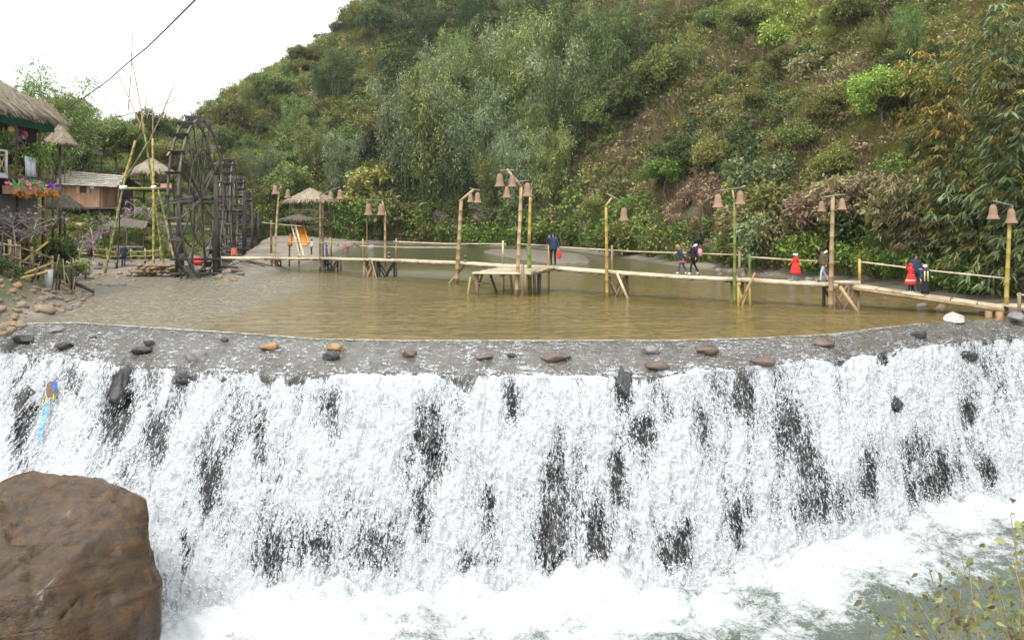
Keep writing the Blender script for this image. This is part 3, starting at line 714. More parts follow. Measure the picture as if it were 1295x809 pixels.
# woods behind the village and skyline trees, set out in loose rows
rnd = random.Random(55)
for q in range(60):
    x = rnd.uniform(60, 345); row = q % 3
    if row == 0 and x < 240: yb, dm = rnd.uniform(205, 250), 90
    elif row == 1 and x < 260: yb, dm = rnd.uniform(185, 225), 120
    else:
        x = rnd.uniform(215, 460); yb, dm = 281-max(0, (x-215))*1.18+rnd.uniform(8, 60), 120
    X, D, Z = hit(x, yb, dm); k = 'T' if rnd.random() < .45 else 'B'; c = rnd.choice(['bamboo', 'dark', 'olive', 'bamboo', 'bamboo', 'olive'])
    if X > wheel_x(D)-5 and D < 125: continue
    kw = {'B': 'bamboo clump', 'T': 'leafy tree'}[k]; wood = x < 240 and row < 2; hm = rnd.uniform(5.0, 9.0) if wood else rnd.uniform(4.0, 7)
    lm = min([(70, 'two-storey house'), (100, 'dark-roofed lookout pavilion'), (130, 'plank cabin'), (165, 'bamboo swing'), (195, 'pale pavilion'), (225, 'tallest water wheel')], key=lambda q_: abs(q_[0]-x))[1] if wood else min(LANDM, key=lambda q_: abs(q_[0]-x))[1]
    lab = f"{CW[c]} {kw} in the {'nearer' if row == 0 else 'farther'} woods behind the {lm}" if wood else f'{CW[c]} {kw} on the skyline ridge above the {lm}'
    if lab in USED: lab = f"{'taller' if hm > USED[lab] else 'shorter'} "+lab
    USED[lab] = hm
    plant(KN[k][0], k, q % 3, (X, D, Z-.2), hm, LM[c], lab, KN[k][1], f'{CW[c]} {kw}s of the woods and ridge')

# --- undergrowth: instanced over the slopes
def scatter(name, pts, rot, scl, idx, protos, label):
    col = bpy.data.collections.new(name+'_kinds')
    for i, me in enumerate(protos): col.objects.link(bpy.data.objects.new(f'{name}_{i:02d}', me))
    me = bpy.data.meshes.new(name); me.vertices.add(len(pts)); me.vertices.foreach_set('co', np.asarray(pts, np.float32).ravel())
    attr(me, 'rot', rot); attr(me, 'scl', scl)
    a = me.attributes.new('pick', 'INT', 'POINT'); a.data.foreach_set('value', np.asarray(idx, np.int32))
    o = link(name, me)
    g = bpy.data.node_groups.new(name, 'GeometryNodeTree')
    g.interface.new_socket('Geometry', in_out='INPUT', socket_type='NodeSocketGeometry'); g.interface.new_socket('Geometry', in_out='OUTPUT', socket_type='NodeSocketGeometry')
    gi = g.nodes.new('NodeGroupInput'); go = g.nodes.new('NodeGroupOutput'); ip = g.nodes.new('GeometryNodeInstanceOnPoints'); ci = g.nodes.new('GeometryNodeCollectionInfo')
    ci.inputs['Collection'].default_value = col; ci.inputs['Separate Children'].default_value = True; ci.inputs['Reset Children'].default_value = True
    m2p = g.nodes.new('GeometryNodeMeshToPoints')
    def na(nm, t='FLOAT'):
        x = g.nodes.new('GeometryNodeInputNamedAttribute'); x.data_type = t; x.inputs[0].default_value = nm; return [s for s in x.outputs if s.enabled and s.name == 'Attribute'][0]
    cx = g.nodes.new('ShaderNodeCombineXYZ'); g.links.new(na('rot'), cx.inputs[2])
    g.links.new(gi.outputs[0], m2p.inputs[0]); g.links.new(m2p.outputs[0], ip.inputs['Points']); g.links.new(ci.outputs[0], ip.inputs['Instance'])
    ip.inputs['Pick Instance'].default_value = True; g.links.new(na('pick', 'INT'), ip.inputs['Instance Index'])
    g.links.new(cx.outputs[0], ip.inputs['Rotation']); g.links.new(na('scl'), ip.inputs['Scale']); g.links.new(ip.outputs[0], go.inputs[0])
    md = o.modifiers.new('scatter', 'NODES'); md.node_group = g
    return tag(o, label, kind='stuff')
def sample_slope(n):
    "points over the slopes, about evenly spread as seen from the river"
    phi = RNG.uniform(-.80, .85, n*3); u = RNG.random(n*3)
    d = np.exp(np.log(26)+u*(np.log(215)-np.log(26))); X = phi*d; h0 = height(X, d); h1 = height(phi*(d*1.02), d*1.02)
    el = (h1-CAMZ)/(d*1.02)-(h0-CAMZ)/d
    th = seg_dist(X, d, HILL, False); tp = seg_dist(X, d, POND)
    grn = (th > .3) | ((d > 57) & (-X+wheel_x(d) > 2.2)) | ((tp > 4.5) & (X < -20) & (d < 44))
    e0 = (h0-CAMZ)/d
    vis = np.clip(el/.012, .04, 1)*grn*(e0 < .42)*(d > lip_d(phi)+.6)
    k = RNG.random(n*3) < vis
    return X[k][:n], d[k][:n], h0[k][:n], th[k][:n]
SX, SD, SZ, ST = sample_slope(60000)
px = CX+F*SX/SD; py = HY-(SZ-CAMZ)*F/SD
def near_line(px, py, pts, w):
    return np.min([np.hypot(px-a-np.clip(((px-a)*(c-a)+(py-b)*(d-b))/((c-a)**2+(d-b)**2), 0, 1)*(c-a), py-b-np.clip(((px-a)*(c-a)+(py-b)*(d-b))/((c-a)**2+(d-b)**2), 0, 1)*(d-b)) for (a, b), (c, d) in zip(pts, pts[1:])], 0)/w
zn = fbm(SX/7, SD/7, SZ/7, octv=3, seed=91); zn2 = fbm(SX/3, SD/3, SZ/3, octv=2, seed=92); rr = RNG.random(len(SX))
KND = ['olive', 'bamboo', 'dark', 'fresh', 'straw', 'brown', 'yellow', 'lime']
kind = np.where(zn < .40, 2, np.where(zn < .47, 1, np.where(zn < .60, 0, 4)))
kind = np.where((px < 720) & (rr < .8), np.where(zn2 < .43, 1, np.where(zn2 < .50, 0, np.where(rr < .45, 6, 4))), kind)
kind = np.where((zn2 > .57) & (rr < .7), 6, kind)
kind = np.where((px < 720) & (kind == 2) & (rr < .6), 0, kind)
kind = np.where((px > 720) & (rr > .80), 5, kind)
kind = np.where((near_line(px, py, [(965, 60), (900, 120), (850, 160), (795, 215), (740, 265), (680, 290)], 24)+.9*(rr-.5)+1.2*(zn2-.5)) < 1, np.where(rr < .35, 4, np.where(rr < .52, 0, np.where(rr < .62, 6, 5))), kind)
kind = np.where((near_line(px, py, [(700, 170), (610, 190)], 18)+.5*(rr-.5)) < 1, 5, kind)
kind = np.where((px > 485) & (px < 735) & (py < 285) & (rr < .65), 2, kind)  # darker scrub colour stands in for shade between the bamboo clumps
kind = np.where((px > 840) & (px < 1180) & (py > 195) & (py < 300) & (zn < .52) & (rr < .6), 2, kind)
for (a, b, w, h) in ((1000, 30, 75, 45), (370, 95, 35, 28), (340, 235, 45, 25), (470, 235, 30, 30)): kind = np.where(((px-a)/w)**2+((py-b)/h)**2+rr*.7 < 1, np.where(rr < .25, 7, 6) if a > 900 else 6, kind)
kind = np.where((ST > 0) & (ST < 3.5) & (rr < .75), np.where(rr < .2, 4, 3), kind)
kind = np.where(ST <= 0, np.where(rr < .45, 3, np.where(rr < .7, 4, 0)), kind)
form = np.where(RNG.random(len(SX)) < .38, 1, 0); form = np.where((kind >= 4) & (RNG.random(len(SX)) < .55), 1, form)      # 1 grassy, 0 leafy
dark_hollow = ((px-885)/48)**2+((py-262)/34)**2 < 1
keepm = ~(dark_hollow & (rr < .8))
protos, pidx = [], {}
for ki, kn in enumerate(KND):
    for v in range(2):
        n0 = len(protos)
        cs = [(random.uniform(-.7, .7), random.uniform(-.7, .7), random.uniform(.1, .9)) for _ in range(6)]
        me = broad_crown('leafy', cs, [random.uniform(.25, .5) for _ in cs], 420, .20, .5); me.materials.append(LM[kn]); protos.append(me)
        me = grass_mesh('tuft', 130, 1.15, .65, .022, .65); me.materials.append(LM[kn]); protos.append(me)
        pidx[ki, v] = n0
vv = RNG.integers(0, 2, len(SX)); pick = np.array([pidx[k, v] for k, v in zip(kind, vv)])+form
scl = (.65+.7*RNG.random(len(SX)))*np.clip(SD/62, .62, 1.9); scl = np.where(ST <= 0, scl*.45, scl); scl = np.where((form == 1) & (ST > 0), scl*1.0, scl)
kk = keepm
scatter('undergrowth', np.stack([SX, SD, SZ-.05], -1)[kk], RNG.uniform(0, 6.28, kk.sum()), scl[kk], pick[kk], protos, 'mixed scrub, grass and dry bracken covering the slopes')

# --- tall bamboo at the right, close to the bridge end: every culm a part
def big_bamboo(loc, h, ncul, seed, spread, label, mats, lean=.2, n=20):
    t = thing('tall_bamboo', label, 'bamboo', loc)
    culms, _ = bamboo_parts(h, ncul, spread, seed, 1, 1, .3, .2, .3, lean)
    for c in culms:
        mb = MB(); mb.tube([Vector(p)+Vector(loc) for p in c], [.045, .042, .039, .034, .028, .018, .008], 6, False, nodes=.45); mb.build('culm', culm_mat, t, True)
    for mi, (mat, cnt, lo, hi, L) in enumerate(mats):
        rnd = random.Random(seed+mi); Pp, Dd, Tt = [], [], []
        for w in range(cnt):
            c = rnd.choice(culms); tt = rnd.uniform(lo, hi); f = tt*6; i = min(int(f), 5); o = c[i]*(1-f+i)+c[i+1]*(f-i)
            b = rnd.uniform(0, 6.28); ln = rnd.uniform(.3, 1.5); dv = np.array([math.cos(b), math.sin(b), rnd.uniform(-.2, .3)]); tip = o+dv*ln-np.array([0, 0, .25*ln*ln])
            tone = rnd.random()
            for q in range(rnd.randint(6, 9)):                       # a drooping fan of long leaves
                g = (q/7-.5)*2.4+rnd.gauss(0, .15); dd = np.array([math.cos(b+g), math.sin(b+g), -.55+rnd.gauss(0, .25)])
                Pp.append(tip+np.array([rnd.gauss(0, .05) for _ in range(3)])); Dd.append(dd); Tt.append(np.clip(.6*tone+.4*rnd.random(), 0, 1))
        k = len(Pp); Ls = L*(.7+.55*RNG.random(k))
        me = leaf_mesh('foliage', np.array(Pp), np.array(Dd), unit(k)*.35+np.array([0, 0, 1.]), Ls, Ls*.19, tint=np.array(Tt)); me.materials.append(mat)
        link('foliage', me, None, t)
    return t
for (x, yb, dm, h, nc, sp, lab, mats, sd_) in (
        (1262, 366, 30, 12, 6, 5.5, 'tall bamboo with pale drooping leaf fans beside the end of the footbridge', [('pale', 420, .08, .75, .58), ('olive', 520, .15, .95, .36)], 501),
        (1245, 346, 34, 15, 6, 6.0, 'tall bamboo with withered orange leaves above the footbridge ramp', [('rust', 300, .40, .95, .40), ('olive', 700, .2, .98, .38), ('pale', 150, .15, .6, .50)], 502),
        (1318, 370, 31, 14, 6, 6.5, 'tall bamboo thick with pale leaves at the bridge landing', [('pale', 520, .06, .9, .56), ('rust', 110, .4, .9, .38), ('olive', 500, .15, .95, .36)], 503),
        (1178, 345, 36, 6.5, 6, 4.5, 'shorter bamboo with straw-coloured hanging leaves behind the footbridge ramp', [('straw', 420, .3, .98, .48), ('pale', 140, .2, .9, .4)], 504)):
    X, D, Z = hit(x, yb, dm)
    big_bamboo((X, D, Z), h, nc, sd_, sp, lab, [(LM[a], b, c, d, e) for a, b, c, d, e in mats])
# pink blossom on the far bank
def blossom(name, loc, h, r, seed, label, group=None, n=900):
    t = thing(name, label, 'blossom tree', loc, random.uniform(0, 6), group)
    mb, cs, rs = limb_tree(h, r, seed, 10, .07*h/4)
    link('trunk', mb_mesh(mb, 'trunk'), bark_pale, t); me = broad_crown('crown', cs, np.array(rs)*.9, n, .13, .8, .1); me.materials.append(LM['bloom']); link('crown', me, None, t)
    return t
for i, (x, yb, yt, lab) in enumerate(((568, 304, 262, 'pink blossom tree on the far bank, left of the leaning lamp post'), (612, 306, 255, 'wide pink blossom tree on the far bank behind the bamboo platform'))):
    X, D, Z = hit(x, yb, 60); blossom('blossom_tree', (X, D, Z), (yb-yt)/F*D*1.15, (yb-yt)/F*D*.5, 700+i, lab, n=1300)

# bare pale trees and a grass tuft on the near slope
X, D, Z = hit(842, 322, 38); me = grass_mesh('blade_tuft', 160, 2.6, .9, .05, .6); me.materials.append(LM['fresh']); o = link('tall_grass', me, None, None, (X, D, Z)); tag(o, 'tall fountain of fresh green grass on the bank behind the two walkers', 'grass')
# ---------------------------------------------------------------- boulders and stones
_ico = {}
def ico(sub):
    if sub not in _ico:
        bm = bmesh.new(); bmesh.ops.create_icosphere(bm, subdivisions=sub, radius=1); bm.verts.ensure_lookup_table()
        _ico[sub] = (np.array([v.co[:] for v in bm.verts]), np.array([[v.index for v in f.verts] for f in bm.faces])); bm.free()
    return _ico[sub]
def stone_mesh(name, seed, sub=3, size=(1, 1, 1), cuts=9, rough=.12, planes=None, fine=0.0):
    V, Fc = ico(sub); V = V.copy(); rg = np.random.default_rng(seed)
    pl = planes if planes is not None else [(lambda u: (u/np.linalg.norm(u), rg.uniform(.55, .88)))(rg.normal(size=3)) for _ in range(cuts)]
    for nrm, d in pl:
        nrm = np.asarray(nrm, float); nrm /= np.linalg.norm(nrm); k = V@nrm; ov = np.maximum(k-d, 0); V = V-np.outer(ov*.93, nrm)
    f = fbm(V[:, 0]*1.7+seed, V[:, 1]*1.7, V[:, 2]*1.7+9, octv=5, seed=seed)-.5
    V = V*(1+rough*f*2)[:, None]
    if fine: V = V*(1+fine*(fbm(V[:, 0]*5+3, V[:, 1]*5, V[:, 2]*3, octv=3, seed=seed+5)-.5))[:, None]
    return mesh_np(name, V*np.array(size), Fc, True)
stone_tan = wet_rock_mat('tan_stone', (.20, .155, .10), (.30, .24, .165), (.14, .11, .075), .6)
stone_grey = wet_rock_mat('grey_stone', (.14, .135, .125), (.24, .23, .215), (.09, .085, .08), .5)
stone_wet = wet_rock_mat('wet_dark_stone', (.020, .019, .018), (.042, .040, .037), (.013, .012, .012), .22)
stone_orange = wet_rock_mat('wet_orange_stone', (.26, .145, .055), (.36, .22, .10), (.17, .09, .04), .2)
stone_brown = wet_rock_mat('wet_brown_stone', (.085, .055, .042), (.14, .095, .07), (.05, .036, .03), .16)
stone_white = wet_rock_mat('pale_stone', (.34, .32, .29), (.44, .42, .39), (.24, .22, .20), .55)

# the big wet boulder in front of the cascade
def boulder_mat():
    m, n, b, o = new_mat('boulder'); v = coords(n, 'Object'); vs = coords(n, 'Object', (.9, .9, 3.0), (.25, .35, 0)); vz = coords(n, 'Object', (2.2, 2.2, .35))
    f1 = noise(n, vs, 1.3, 7, .66, .6); f2 = noise(n, v, .55, 4, .6, .5); f3 = noise(n, vz, 2.2, 5, .6); f4 = noise(n, v, 12, 6, .7)
    c = mixc(n, ramp(n, f1, [(.32, 0.), (.66, 1.)]), (.026, .012, .002), (.098, .050, .013))
    c = mixc(n, ramp(n, f2, [(.42, 0.), (.62, 1.)]), c, (.070, .042, .022))
    c = mixc(n, math_n(n, 'MULTIPLY', ramp(n, f3, [(.40, 0.), (.72, 1.)]), .8), c, (.008, .0045, .002))
    c = mixc(n, math_n(n, 'MULTIPLY', ramp(n, f4, [(.5, 0.), (.75, 1.)]), .35), c, (.05, .035, .02))
    n.links.new(c, b.inputs['Base Color'])
    n.links.new(ramp(n, f1, [(.35, .14), (.65, .36)]), b.inputs['Roughness']); b.inputs['Specular IOR Level'].default_value = .3
    cr = nd(n, 'ShaderNodeTexVoronoi', Scale=.55); cr.feature = 'DISTANCE_TO_EDGE'
    wv = n.nodes.new('ShaderNodeVectorMath'); wv.operation = 'MULTIPLY_ADD'; nn = nd(n, 'ShaderNodeTexNoise', Scale=1.6, Detail=5.0); n.links.new(v, nn.inputs['Vector'])
    n.links.new(nn.outputs[1], wv.inputs[0]); wv.inputs[1].default_value = (.9, .9, .9); n.links.new(vs, wv.inputs[2]); n.links.new(wv.outputs[0], cr.inputs['Vector'])
    h = math_n(n, 'ADD', math_n(n, 'ADD', math_n(n, 'MULTIPLY', f1, .8), math_n(n, 'MULTIPLY', f4, .4)), math_n(n, 'MULTIPLY', ramp(n, cr.outputs[0], [(0., 0.), (.012, 1.)]), .12))
    bump(n, b, h, .6, .10)
    b.inputs['Coat Weight'].default_value = .22; b.inputs['Coat Roughness'].default_value = .14; b.inputs['Coat IOR'].default_value = 1.38
    return m
pl = [((-.10, -.30, 1), .66), ((1, -.22, .04), .66), ((.62, -.9, .0), .70), ((-.35, -1, .55), .60), ((.8, -.4, .62), .76), ((-.6, -.2, .9), .74), ((.0, -1, -.42), .60), ((.9, .5, .1), .7), ((-.9, -.5, .2), .8), ((.25, -1, .75), .70)]
bme = stone_mesh('boulder', 11, 6, (4.15, 3.3, 5.1), planes=pl, rough=.10)
_v = np.empty(len(bme.vertices)*3, np.float32); bme.vertices.foreach_get('co', _v); _v = _v.reshape(-1, 3)
_q = _v[:, 2]+.30*_v[:, 0]+.9*(fbm(_v[:, 0]/2.2, _v[:, 1]/2.2, _v[:, 2]/2.2, octv=3, seed=15)-.5)
_led = (_q*.55 % 1)**.6                                            # slanting ledges
_cr = np.exp(-(np.abs(fbm(_v[:, 0]/1.7, _v[:, 2]/1.2, _v[:, 1]/1.7, octv=4, seed=18)-.5)/.012)**2)
_v *= (1+.05*(_led-.6)-.03*_cr+.035*(fbm(_v[:, 0]*1.6, _v[:, 2]*2.4, _v[:, 1]*1.6, octv=4, seed=16)-.5))[:, None]
bme.vertices.foreach_set('co', _v.ravel()); bme.update()
o = link('boulder', bme, boulder_mat(), None, (-10.0, 14.6, -6.3)); tag(o, 'huge wet brown boulder standing in front of the cascade', 'boulder')

# stones lying on the apron of the weir: pixel x, y (centre), width, height, material, label
APR = [(30, 427, 36, 11, stone_wet, 'flat dark stone on the apron nearest the stony left bank'), (82, 436, 26, 9, stone_wet, 'small flat black stone on the weir apron right of the bank'),
       (72, 415, 20, 8, stone_grey, 'low grey stone at the lip beside the left bank'), (116, 423, 13, 6, stone_grey, 'little grey stone on the lip of the weir'), (12, 409, 30, 10, stone_orange, 'wet orange stone at the edge of the left bank'),
       (178, 441, 31, 11, stone_wet, 'flat dark slab on the apron beside the pale-topped stone'), (249, 447, 34, 15, stone_grey, 'grey stone with pale flat top on the weir apron'), (190, 432, 20, 7, stone_wet, 'thin dark stone behind the flat dark slab'),
       (284, 428, 12, 7, stone_wet, 'tiny dark stone just under the lip, before the orange one'), (343, 436, 30, 11, stone_orange, 'rounded orange stone on the weir apron'), (425, 437, 27, 11, stone_orange, 'yellow-orange stone right behind a dark one'),
       (419, 448, 24, 12, stone_wet, 'dark egg-shaped stone in front of the yellow-orange one'), (517, 444, 24, 11, stone_brown, 'small brown stone alone on the weir apron'), (613, 449, 28, 6, stone_brown, 'sunken reddish stone awash on the apron'),
       (646, 448, 12, 6, stone_wet, 'tiny dark stone beside the sunken reddish one'), (703, 448, 42, 15, stone_brown, 'large brown oval stone on the weir apron'), (822, 440, 26, 10, stone_grey, 'olive grey stone on the lip of the weir'),
       (831, 460, 36, 10, stone_brown, 'red-brown stone at the edge of the drop'), (892, 439, 38, 14, stone_brown, 'broad brown stone under the lip of the weir'), (966, 455, 38, 14, stone_brown, 'rough reddish stone awash at the edge of the fall'),
       (1160, 421, 26, 9, stone_wet, 'dark stone parting the water near the pale rock'), (1040, 430, 34, 10, stone_brown, 'brown stone under running water at the lip'), (1225, 446, 26, 13, stone_wet, 'dark rock breaking the white water below the ramp')]
for i, (x, y, w, h, mt, lab) in enumerate(APR):
    phi = (x-CX)/F; vv_ = np.linspace(0, 1.15, 200); d_, z_ = fall_surface(np.full(200, phi), vv_); yy = HY+(CAMZ-z_)*F/d_
    k = int(np.argmin(np.abs(yy-(y+h*.35)))); d0, z0 = float(d_[k]), float(z_[k]); sx = w/F*d0/2*.98
    o = link('stone', stone_mesh('stone', 40+i, 3, (sx, sx*.7, max(h/F*d0*.60, .06)), 11, .22, fine=.16), mt, None, (phi*d0, d0, z0+h/F*d0*.12)); o.rotation_euler = (0, 0, random.uniform(-.3, .3))
    tag(o, lab, 'stone')
# rocks sticking out of the falling water
FR = [(788, 486, 30, 44, stone_wet, 'striped dark wedge of rock poking out at the top of the fall'), (700, 580, 30, 62, stone_wet, 'tall dark rock showing through the middle of the fall'), (147, 500, 32, 70, stone_wet, 'mossy dark rock in the fall above the boulder'),
      (232, 480, 26, 18, stone_wet, 'small black rock at the brink of the fall'), (1130, 512, 24, 24, stone_wet, 'round dark rock breaking the white water at the right of the fall'),
      (993, 535, 34, 56, stone_wet, 'broad dark rock in the fall below the lamp posts'), (700, 690, 34, 70, stone_wet, 'dark ridge of rock at the foot of the middle of the fall'), (545, 555, 30, 70, stone_wet, 'jagged dark rock behind thin water left of the middle of the fall'), (25, 520, 28, 60, stone_wet, 'dark rock in the fall next to the blue rag')]
for i, (x, y, w, h, mt, lab) in enumerate(FR):
    phi = (x-CX)/F; vv_ = np.linspace(.8, 2, 300); d_, z_ = fall_surface(np.full(300, phi), vv_); yy = HY+(CAMZ-z_)*F/d_
    k = int(np.argmin(np.abs(yy-y))); d0, z0 = float(d_[k]), float(z_[k]); sx = w/F*d0/2
    o = link('fall_rock', stone_mesh('fall_rock', 80+i, 4, (sx, .30, h/F*d0/2), 12, .26, fine=.55), mt, None, (phi*d0, d0+(.07 if i in (0, 3, 4) else .20 if i == 2 else .30), z0-.02)); o.rotation_euler = (-.55, 0, 0); tag(o, lab, 'rock')
# stones of the left bank, and on the shores
protoS = [stone_mesh('bank_stone', 120+i, 2, (1, .8, .65), 14, .16, fine=.12) for i in range(10)]
PS = {}
def bank_stone(i, mt):
    if (i, mt.name) not in PS: m_ = protoS[i].copy(); m_.materials.append(mt); PS[i, mt.name] = m_
    return PS[i, mt.name]
def put_stone(X, D, r, mt, label, group, i, name='bank_stone', sink=.2):
    z = float(height(np.array([X]), np.array([D]))[0])
    o = link(name, bank_stone(i % 10, mt), None, None, (X, D, max(z, -.05)+r*.6*.5-sink*r)); o.scale = (r, r, r); o.rotation_euler = (random.uniform(-.3, .3), random.uniform(-.3, .3), random.uniform(0, 6)); tag(o, label, 'stone', group)
rnd = random.Random(99)
mts = [(stone_tan, 'tan'), (stone_grey, 'grey'), (stone_tan, 'tan'), (stone_orange, 'orange-brown')]
for i in range(230):
    u = rnd.random(); x = rnd.uniform(-14, 116); y = 404-(x/118)*34-rnd.random()*44*(1-.4*x/118)
    p = G(x, y, .1+.9*rnd.random()*0+.35); mt, w_ = mts[rnd.randrange(4)]
    put_stone(p.x, p.y, rnd.uniform(.07, .25)*(1 if u > .12 else 1.9), mt, f'{w_} stone among the tumbled stones of the left bank', f'{w_} stones tumbled on the left bank', i)
for i in range(26):
    x = rnd.uniform(110, 170); y = rnd.uniform(342, 362); p = G(x, y, .05); mt, w_ = mts[rnd.randrange(4)]
    put_stone(p.x, p.y, rnd.uniform(.12, .42), mt, f'{w_} stone at the water edge below the swing frame', f'{w_} stones at the water edge below the swing frame', i)
for i in range(22):
    x = rnd.uniform(258, 306); y = rnd.uniform(340, 356); p = G(x, y, .0); mt, w_ = mts[rnd.randrange(4)]
    put_stone(p.x, p.y, rnd.uniform(.15, .42), mt, f'{w_} stone at the mouth of the wheel channel', f'{w_} stones at the mouth of the wheel channel', i)
for i in range(34):
    x = rnd.uniform(900, 1065) if i < 20 else rnd.uniform(1060, 1300); y = (349+(x-960)*.07+rnd.uniform(-5, 4)) if i < 20 else 368+(x-1060)*.13+rnd.uniform(-5, 3); p = G(x, y, .1); mt, w_ = mts[rnd.randrange(2)]
    put_stone(p.x, p.y, rnd.uniform(.1, .38), mt, f'{w_} stone on the shore under the steep slope', f'{w_} stones on the shore under the steep slope', i)
for i in range(24):
    x = rnd.uniform(405, 470); y = rnd.uniform(300, 311); p = G(x, y, .4); put_stone(p.x, p.y, rnd.uniform(.2, .8), stone_grey, 'grey stone on the far beach', 'grey stones on the far beach', i)
o = link('pale_rock', stone_mesh('pale_rock', 171, 4, (.44, .35, .27), planes=[((.5, -.3, .9), .45), ((-.7, -.2, .75), .4), ((.9, -.5, .1), .6), ((-.1, -1, .3), .55), ((0, 0, -1), .5)], rough=.1), stone_white, None, tuple(G(1209, 402, .12))); tag(o, 'white pointed rock in the water before the bridge landing', 'rock')
o = link('pale_rock', stone_mesh('pale_rock', 172, 3, (.34, .3, .2), 9, .12), stone_grey, None, tuple(G(1286, 401, .12))); tag(o, 'pale flat rock wedged under the bridge landing', 'rock')
# low dry-stone wall in the shallows beside the first wheel: every stone a part
wl = G(199, 347, .1); wl.z = max(-.1, min(.3, float(height(np.array([wl.x]), np.array([wl.y]))[0]))); t = thing('stone_pile', 'low flat-topped pile of tan stones beside the tallest water wheel', 'stone pile', tuple(wl))
for i in range(150):
    lay = i % 4; a = rnd.uniform(-1.75, 1.75); b = rnd.uniform(-.8, .8)*(1-.12*lay)
    o = link('stone', bank_stone(i % 10, stone_tan if i % 3 else stone_orange), None, t, (a*(1-.06*lay), b, .06+.20*lay)); r = rnd.uniform(.16, .27); o.scale = (r, r, r*.8); o.rotation_euler = (rnd.uniform(-.3, .3), rnd.uniform(-.3, .3), rnd.uniform(0, 6))
# rag caught on the fall
def rag(pts, wd, mat, name, parent):
    V, Fq = [], []
    for i, (x, y) in enumerate(pts):
        phi = (x-CX)/F; vv_ = np.linspace(.8, 2, 400); d_, z_ = fall_surface(np.full(400, phi), vv_); k = int(np.argmin(np.abs(HY+(CAMZ-z_)*F/d_-y))); d0, z0 = d_[k], z_[k]
        for s_ in (-1, -.3, .3, 1): V.append((phi*d0+s_*wd[i]/2, d0-.26-.05*math.sin(i*1.7+s_*3), z0+.10+.04*math.sin(i*2.3+s_*2)))
    for i in range(len(pts)-1):
        for j in range(3): a = i*4+j; Fq.append((a, a+1, a+5, a+4))
    mb = MB(); mb.add(V, Fq); ob = mb.build(name, mat, parent, True); md = ob.modifiers.new('thick', 'SOLIDIFY'); md.thickness = .012; md2 = ob.modifiers.new('sub', 'SUBSURF'); md2.levels = md2.render_levels = 2; return ob
blue_cloth = M('blue_cloth', (.04, .20, .42), (.25, .40, .56), 9, .5, (1, 1, .5), .4); dk_blue = M('deep_blue_cloth', (.03, .10, .40), (.05, .16, .5), 9, .5); br_cloth = M('brown_cloth', (.09, .05, .03), (.16, .09, .05), 9, .6); ye_cloth = M('yellow_cloth', (.38, .32, .08), (.45, .38, .11), 9, .6)
t = thing('torn_rag', 'torn blue and brown rag caught on the fall, trailing blue strips', 'rag', tuple(P(70, 490, 24.2)))
rag([(72, 484), (71, 493), (70, 503)], [.30, .34, .22], br_cloth, 'snagged_end', t); rag([(75, 483), (76, 489), (74, 496)], [.10, .16, .06], dk_blue, 'deep_blue_patch', t); rag([(67, 498), (66, 505), (65, 512)], [.05, .10, .05], ye_cloth, 'yellow_patch', t); rag([(74, 500), (74, 508)], [.05, .07], ye_cloth, 'yellow_patch', t)
rag([(67, 508), (64, 520), (61, 534), (58, 548), (56, 562)], [.07, .13, .12, .13, .05], blue_cloth, 'trailing_strip', t)
# ---------------------------------------------------------------- bamboo footbridge
bam_pale = M('pale_bamboo', (.40, .33, .22), (.55, .48, .35), 3.0, .6, (1, 1, 1), .25, c3=(.30, .24, .15), vary=.15)
bam_tan = M('tan_bamboo', (.30, .205, .105), (.42, .31, .175), 2.5, .55, (1, 1, .3), .25, c3=(.21, .145, .075), vary=.18)
bam_yel = M('yellow_bamboo', (.34, .24, .06), (.44, .34, .10), 2.5, .5, (1, 1, .3), .2, c3=(.25, .24, .07), vary=.15)
bam_grn = M('green_bamboo', (.13, .16, .045), (.24, .24, .07), 2.0, .5, (1, 1, .3), .2, c3=(.30, .25, .08), vary=.15)
wood_dark = M('weathered_dark_wood', (.050, .042, .034), (.095, .083, .070), 4, .85, (1, 1, .25), .6, c3=(.032, .028, .024), vary=.25)
wood_grey = M('weathered_grey_wood', (.17, .155, .135), (.27, .25, .225), 4, .85, (1, 1, .25), .5, vary=.2)
wheel_wood = M('wheel_timber', (.075, .066, .056), (.135, .122, .105), 4, .85, (1, 1, .25), .5, vary=.2)
wood_leg = M('wet_log', (.15, .10, .06), (.25, .175, .105), 3, .7, (1, 1, .3), .5, c3=(.09, .065, .04), vary=.2)
rattan = M('rattan', (.22, .135, .085), (.32, .215, .145), 30, .8, (1, 1, 2.5), .6, .01, vary=.12)
br = thing('bamboo_footbridge', 'long zigzag bamboo footbridge with thin handrail crossing the brown pond', 'footbridge', tuple(P(770, 343, 36.4)))
def gz(p): return float(height(np.array([p.x]), np.array([p.y]))[0])
NODES = [(272, 325, 60), (345, 325.5, 58), (405, 325.5, 55), (460, 327, 50), (500, 328, 48), (581, 331, 44.6), (640, 335, 41), (694, 337, 39.3), (770, 343, 36.4), (940, 352.5, 32.9), (1058, 358.5, 31.4)]
pts = [P(*q) for q in NODES]
rnd = random.Random(5)
